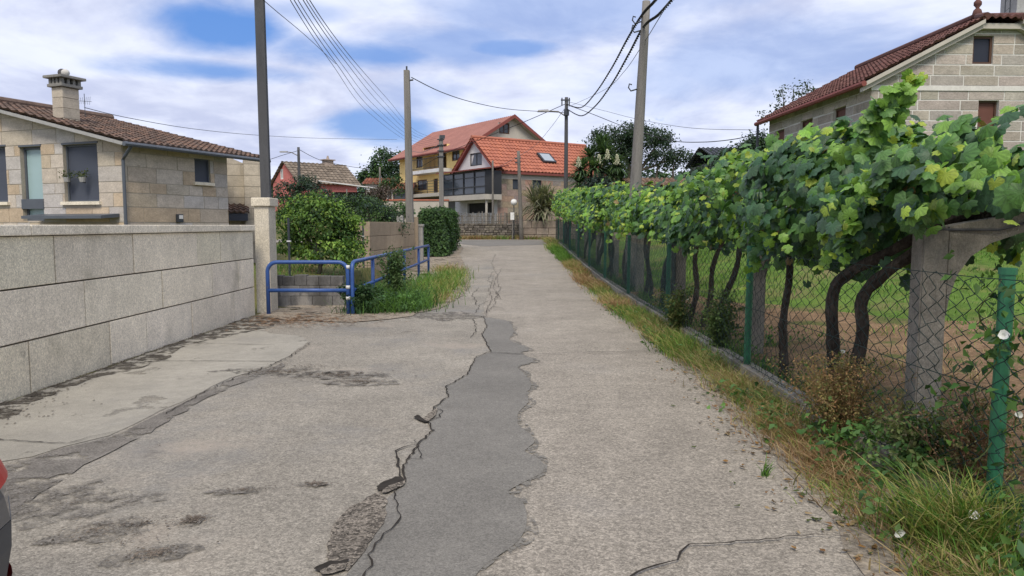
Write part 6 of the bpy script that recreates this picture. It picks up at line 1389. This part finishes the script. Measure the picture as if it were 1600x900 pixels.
for y, x, pal, h in zones:
    for _ in range(4): lst.append((x + random.uniform(-.12, .16), y + random.uniform(-.5, .5) * (1 if y < 16 else 2.2), .22 * random.uniform(.7, 1.2), .5 * (1 if y < 16 else 2), 330 if y > 3.5 else 200, h * random.uniform(.7, 1.3), .0032 * (1 if y < 9 else 1.6 if y < 18 else 3), pal, (-.35, -.1)))
tag(patch(lst, 'verge_grass'), kind='stuff')
# left verge by the railing
lst = []
for x, y, rx, ry, n, h, pal in ((-2.75, 13.35, .35, .3, 420, .30, 'dark'), (-2.3, 13.6, .6, .5, 900, .42, 'dark green'), (-1.9, 14.2, .5, .7, 800, .42, 'dark green'), (-2.35, 15.5, .7, 1.2, 1100, .48, 'green dark'), (-1.9, 16.5, .6, 1.2, 900, .38, 'green yel'), (-1.7, 18.5, .5, 1.6, 900, .34, 'yel green'), (-1.75, 21, .5, 2, 900, .32, 'green yel'), (-2.2, 19, .5, 2.5, 700, .4, 'green'), (-2.7, 17, .4, 2.5, 600, .35, 'green'), (-2.1, 23.5, .5, 1, 400, .3, 'dry yel'), (-1.55, 15.5, .25, 1.0, 350, .22, 'yel dry'), (-3.3, 18, .5, 3, 500, .3, 'dark')):
    lst.append((x, y, rx, ry, n, h, .0062, pal, (0, 0)))
tag(patch(lst, 'roadside_weeds'), kind='stuff')
# lawn and weeds behind the fence
lst = []
rl = random.Random(4)
for _ in range(260):
    x, y = rl.uniform(2.7, 12), rl.uniform(9, 24)
    if x > 6.5 - .3 * (y - 9) and not (9.4 < x and y > 19.6): lst.append((x, y, .8, .8, 60, rl.uniform(.06, .16), .008, 'green', (0, 0)))
for _ in range(120):
    x, y = rl.uniform(2.62, 8), rl.uniform(3, 11); lst.append((x, y, .3, .3, 22, rl.uniform(.06, .16), .006, rl.choice(['green', 'dark', 'dry', 'dry yel']), (0, 0)))
for _ in range(60):
    y = rl.uniform(3, 34); lst.append((rl.uniform(2.6, 2.9), y, .15, .4, 60, rl.uniform(.15, .4), .005, rl.choice(['dark green', 'dark', 'green']), (0, 0)))
for _ in range(26): lst.append((rl.uniform(9.5, 15), 19.3 + rl.uniform(-.5, .3), .5, .3, 90, rl.uniform(.3, .6), .010, 'dark green', (0, 0)))
for _ in range(40): lst.append((rl.uniform(-7.5, -3.8), rl.uniform(14.8, 22), .4, .5, 40, rl.uniform(.1, .3), .006, rl.choice(['green', 'dry', 'dark']), (0, 0)))
for _ in range(60): lst.append((rl.uniform(-2, 2.2), 46.9 + rl.uniform(-.2, .4), .5, .2, 50, rl.uniform(.15, .4), .012, rl.choice(['dry', 'dry yel', 'green', 'rust']), (0, 0)))
for _ in range(26): lst.append((rl.uniform(-4, -2), 46.9 + rl.uniform(-.2, .4), .5, .2, 50, rl.uniform(.15, .4), .012, rl.choice(['dry', 'dry yel', 'rust']), (0, 0)))
tag(patch(lst, 'field_grass'), kind='stuff')
# broad leaved ground weeds under the vines and along the kerb
cl = []
for _ in range(90):
    y = rl.uniform(2.6, 14); x = rl.choice([rl.uniform(2.55, 2.95), rl.uniform(1.85, 2.3), rl.uniform(2.6, 4)]); cl.append(((x, y, Hs(x, y) + .06), (.16, .16, .08), 5))
for _ in range(20): cl.append(((-2.7 + rl.uniform(-.3, .9), 13.4 + rl.uniform(-.2, 1.2), .18), (.2, .2, .16), 8))
for _ in range(24):
    y = rl.uniform(2.9, 5.6); x = 2.42 - abs(rl.gauss(0, .2)) + .1; cl.append(((x, y, rl.uniform(.04, .26)), (.14, .14, .08), 7))
tag(foliage('ground_weeds', cl, 7, .05, .06, [(.07, .15, .04), (.10, .19, .05), (.05, .11, .035)], M['leaf_gen'], None, 41), kind='stuff')
# single plants
t = thing('grass_tuft', 'long bright arching grass tuft at the foot of the nearest green fence post', 'grass', (2.22, 3.55, 0)); patch([(2.25, 3.55, .26, .26, 900, .46, .0042, 'yel yel green', (-.35, -.2)), (1.98, 3.0, .25, .35, 420, .22, .004, 'yel dry green', (-.3, -.2)), (2.15, 3.1, .3, .35, 260, .28, .004, 'green yel', (-.3, -.2))], 'leaves', parent=t, rnd=np.random.default_rng(8))
t = thing('grass_tuft', 'small lone dark green grass sprout on the asphalt beside the dry bush', 'grass', (*G(1195, 745)[:2], 0)); q = t.location; patch([(q.x, q.y, .03, .03, 26, .16, .004, 'dark green', (0, 0))], 'leaves', parent=t)
def stem_bush(label, x, y, h, r, n, pal, leafpal, seed, name='dry_weed', leafn=5, leaf=.02):
    rnd = np.random.default_rng(seed); g = Hs(min(x, 2.4), y); t = thing(name, label, 'weed', (x, y, g)) if True else None; b = MB(); tips = []
    for _ in range(n):
        a, k = rnd.uniform(0, 6.28), abs(rnd.normal()) * .5; tx, ty = math.cos(a) * r * k, math.sin(a) * r * k; hh = h * rnd.uniform(.5, 1.1)
        p = [Vector((tx * .15, ty * .15, -.03)), Vector((tx * .5, ty * .5, hh * .55)), Vector((tx * 1.1, ty * 1.1, hh))]; q = cr(p, 3); b.tube(q, [.0035, .003, .003, .0025, .002, .0018, .0014][:len(q)], 4, pal[rnd.integers(0, len(pal))])
        for j in range(2, len(q)):
            tips.append((tuple(q[j]), (.05, .05, .05), 2))
            if rnd.random() < .6: e = q[j] + Vector((rnd.normal() * .07, rnd.normal() * .07, .06)); b.tube([q[j], e], .0014, 3, pal[rnd.integers(0, len(pal))]); tips.append((tuple(e), (.03, .03, .03), 2))
    b.build('stems', M['grass_blade'], t); foliage('leaves', tips, leafn, .025, leaf, leafpal, M['leaf_gen'], t, seed); return t
stem_bush('brown dry twiggy weed bush left of the bracketed concrete post', 2.36, 5.2, .58, .46, 120, [(.22, .14, .07), (.17, .11, .06), (.26, .18, .09)], [(.22, .17, .06), (.14, .15, .05), (.28, .17, .08)], 51)
stem_bush('dark tangled weed bush at the foot of the bracketed concrete post', 2.52, 4.45, .42, .4, 48, [(.15, .12, .06), (.09, .10, .045)], [(.10, .18, .05), (.15, .18, .06), (.12, .12, .06)], 52, leaf=.035)
stem_bush('thin reddish dry weed tangle against the nearest green fence post', 2.58, 4.0, .6, .32, 60, [(.28, .14, .09), (.22, .13, .08)], [(.22, .13, .07), (.13, .12, .05)], 53)
stem_bush('tall feathery green weed growing at the sloping blue rail', -2.42, 15.2, 1.0, .3, 46, [(.07, .11, .04), (.09, .12, .05)], [(.07, .13, .045), (.09, .14, .05)], 54, 'tall_weed', 7, .05)
stem_bush('dark green leafy weed at the corner post of the blue railing', -2.75, 13.45, .45, .5, 60, [(.04, .07, .03)], [(.03, .07, .028), (.045, .09, .03)], 55, 'tall_weed', 8, .055)
stem_bush('thin green weed climbing the wire fence before the second green post', 2.56, 8.9, .7, .3, 40, [(.08, .10, .04)], [(.07, .12, .035), (.09, .13, .04)], 56, 'tall_weed', 5, .04)
stem_bush('leafy weed low on the wire mesh between second and third green posts', 2.4, 10.6, .6, .3, 40, [(.08, .10, .04)], [(.07, .12, .035), (.12, .13, .04)], 57, 'tall_weed', 5, .04)
# white bindweed flowers
M['petal'] = mat('white_petal', (.78, .78, .76), .6, (), None, .2, transl=.2)
for i, (px, py, Yd, lab) in enumerate(((1404, 832, 3.4, 'white trumpet flower in the grass at the left of the long tuft'), (1521, 806, 3.45, 'white trumpet flower in the long grass tuft at the nearest green post'), (1568, 524, 3.6, 'white trumpet flower high on the fence beside the nearest green post'), (1317, 550, 5.6, 'small white flower between the two thick vine trunks'), (1592, 648, 3.6, 'white flower low behind the nearest green post'), (1075, 467, 11.0, 'tiny white flower on the fence near the third green post'))):
    c = P(px, py, Yd); t = thing('bindweed_flower', lab, 'flower', c, 0, 'white bindweed flowers'); b = MB(); n = 10; r = .026 if i < 3 else .018
    d = Vector((-.45, -.8, .35)).normalized(); s_ = d.orthogonal().normalized(); u_ = d.cross(s_); ring = lambda rr, h: [s_ * math.cos(6.283 * k / n) * rr + u_ * math.sin(6.283 * k / n) * rr + d * h for k in range(n)]
    d = (d + Vector((rng.normal() * .5, rng.normal() * .3, rng.normal() * .4))).normalized(); s_ = d.orthogonal().normalized(); u_ = d.cross(s_)
    a, m_, e = ring(.004, -.012), ring(r * .45, 0), [q * random.uniform(.85, 1.1) for q in ring(r, .010)]; b.face(a)
    for k in range(n):
        k2 = (k + 1) % n; b.face([a[k], a[k2], m_[k2], m_[k]]); b.face([m_[k], m_[k2], e[k2], e[k]])
    b.build('petals', M['petal'], t, smooth=True); b = MB(); b.tube([d * -.03, d * -.06 + Vector((0, .01, -.02)), Vector((.02, .05, -.10))], .003, 4, (.06, .10, .03)); b.build('stalk', M['grass_blade'], t)
    foliage('leaves', [(Vector((.01, .05, -.06)), (.05, .05, .05), 5)], 3, .04, .05, [(.05, .1, .03), (.07, .13, .03)], M['leaf_gen'], t, 60 + i)
# climbing leaves at the near post
t = thing('climbing_plant', 'green climbing bindweed leaves around the nearest green fence post', 'plant', (2.45, 3.75, .14)); cl = [((rl.uniform(-.06, .10), rl.uniform(-.25, .25), rl.uniform(.15, 1.25)), (.07, .12, .1), 4) for _ in range(20)]; foliage('leaves', cl, 3, .05, .06, [(.06, .13, .03), (.09, .17, .035), (.04, .09, .03)], M['leaf_gen'], t, 71); b = MB(); b.tube([(.05 * math.cos(k * .9), .05 * math.sin(k * .9), k * .06) for k in range(21)], .004, 4, (.09, .12, .04)); b.build('stem', M['grass_blade'], t)
# dry leaves and twigs lying on the lane edge
lf = MB()
for _ in range(420):
    y = abs(random.gauss(0, 1)) * 4 + 2.6; x = 2.05 - abs(random.gauss(0, .22)) - (.15 if y < 6 else 0); r = random.uniform(.006, .03); z = Hs(x, y) + .014
    if y < 30: lf.face([(a_, c_, z + random.uniform(0, .012)) for a_, c_ in irregular(x, y, r, r * .5, 6, .35, random.uniform(0, 3))], random.choice([(.20, .11, .05), (.10, .07, .04), (.30, .22, .12), (.07, .09, .03), (.24, .13, .04)]))
tag(lf.build('fallen_leaves', M['grass_blade']), kind='stuff')

# ------------------------------------------------------------------ parked car, its rear corner at the left edge
M['car_plastic'] = mat('dark_car_plastic', (.040, .045, .053), .42, ((2, .08),), None, .45)
M['car_paint'] = mat('dark_grey_car_paint', (.045, .05, .06), .28, (), None, .5, coat=.6)
M['lamp_red'] = mat('red_lamp_plastic', (.45, .012, .01), .35, (), None, .25)
M['tyre'] = mat('tyre', (.02, .02, .02), .9, (), None, .2); M['rim'] = mat('rim', (.35, .35, .36), .35, (), None, .5, metal=.8)
car = thing('parked_car', 'dark grey car at the left edge with red tail lamp and dark rear bumper', 'car', (-2.287, .42, 0))
def ring(hw, f, rr_, z, n=10, e=4.5):
    pts = []
    for k in range(n * 4):
        a = 2 * math.pi * k / (n * 4); c, s_ = math.cos(a), math.sin(a); q = (abs(c) ** e + abs(s_) ** e) ** (-1 / e)
        pts.append(Vector((hw * c * q, (rr_ if s_ > 0 else f) * s_ * q, z)))
    return pts
def loft(secs, mb, col=(1, 1, 1), n=10, e=4.5, caps=True):
    rs = [ring(*s_, n=n, e=e) for s_ in secs]; m_ = n * 4
    for a, c in zip(rs, rs[1:]):
        for k in range(m_): mb.face([a[k], a[(k + 1) % m_], c[(k + 1) % m_], c[k]], col)
    if caps: mb.face(rs[0][::-1], col); mb.face(rs[-1], col)
b = MB(); loft([(.78, 1.9, 1.86, .20), (.84, 1.98, 1.94, .30), (.86, 2.0, 1.99, .42), (.868, 2.0, 2.03, .52), (.875, 2.0, 2.06, .62), (.876, 1.98, 2.065, .70)], b); b.build('bumper_skirt', M['car_plastic'], car, smooth=True)
b = MB(); loft([(.876, 1.98, 2.062, .702), (.873, 1.96, 2.04, .78), (.866, 1.92, 1.99, .86), (.860, 1.80, 1.965, .96), (.84, 1.2, 1.94, 1.02)], b); bd = b.build('body', M['car_paint'], car, smooth=True)
b = MB(); loft([(.80, 1.0, 1.90, 1.021), (.76, .75, 1.78, 1.2), (.68, .45, 1.60, 1.40)], b); b.build('window_band', M['glass'], car, smooth=True)
b = MB(); loft([(.67, .44, 1.62, 1.401), (.62, .35, 1.50, 1.46), (.4, .1, 1.2, 1.49)], b); b.build('roof', M['car_paint'], car, smooth=True)
def shell_piece(z0, z1, sec, a0, a1, off):
    """a band of the lofted body surface from angle a0 to a1, lifted by off"""
    mb = MB(); n = 14; zs = [z0 + (z1 - z0) * i / 6 for i in range(7)]; grid = []
    for z in zs:
        hw = np.interp(z, [s_[3] for s_ in sec], [s_[0] for s_ in sec]) + off; rr_ = np.interp(z, [s_[3] for s_ in sec], [s_[2] for s_ in sec]) + off; row = []
        for k in range(n + 1):
            a = a0 + (a1 - a0) * k / n; c, s_ = math.cos(a), math.sin(a); e = 4.5; q = (abs(c) ** e + abs(s_) ** e) ** (-1 / e); row.append(Vector((hw * c * q, rr_ * s_ * q, z)))
        grid.append(row)
    for i in range(6):
        for k in range(n): mb.face([grid[i][k], grid[i][k + 1], grid[i + 1][k + 1], grid[i + 1][k]])
    return mb
SEC = [(.78, 1.9, 1.86, .20), (.84, 1.98, 1.94, .30), (.86, 2.0, 1.99, .42), (.868, 2.0, 2.03, .52), (.875, 2.0, 2.06, .62), (.876, 1.98, 2.065, .70), (.873, 1.96, 2.04, .78), (.866, 1.92, 1.99, .86), (.860, 1.80, 1.965, .96), (.84, 1.2, 1.94, 1.02), (.80, 1, 1.90, 1.03), (.76, .75, 1.78, 1.2)]
for s_ in (0, 1):
    A = (R(38), R(66)) if s_ == 0 else (R(114), R(142))
    shell_piece(.82, 1.12, SEC, *A, .012).build('tail_lamp', M['lamp_red'], car, smooth=True)
    shell_piece(.43, .50, SEC, *((R(40), R(70)) if s_ == 0 else (R(110), R(140))), .008).build('reflector', M['lamp_red'], car, smooth=True)
for x in (-.78, .78):
    for y in (-1.3, 1.25):
        b = MB(); b.tube([(x - .1, y, .31), (x - .09, y, .31), (x + .09, y, .31), (x + .1, y, .31)], [.27, .31, .31, .27], 24); w = b.build('wheel', M['tyre'], car); b = MB(); b.tube([(x - .105, y, .31), (x + .105, y, .31)], .19, 16); b.build('rim', M['rim'], w)
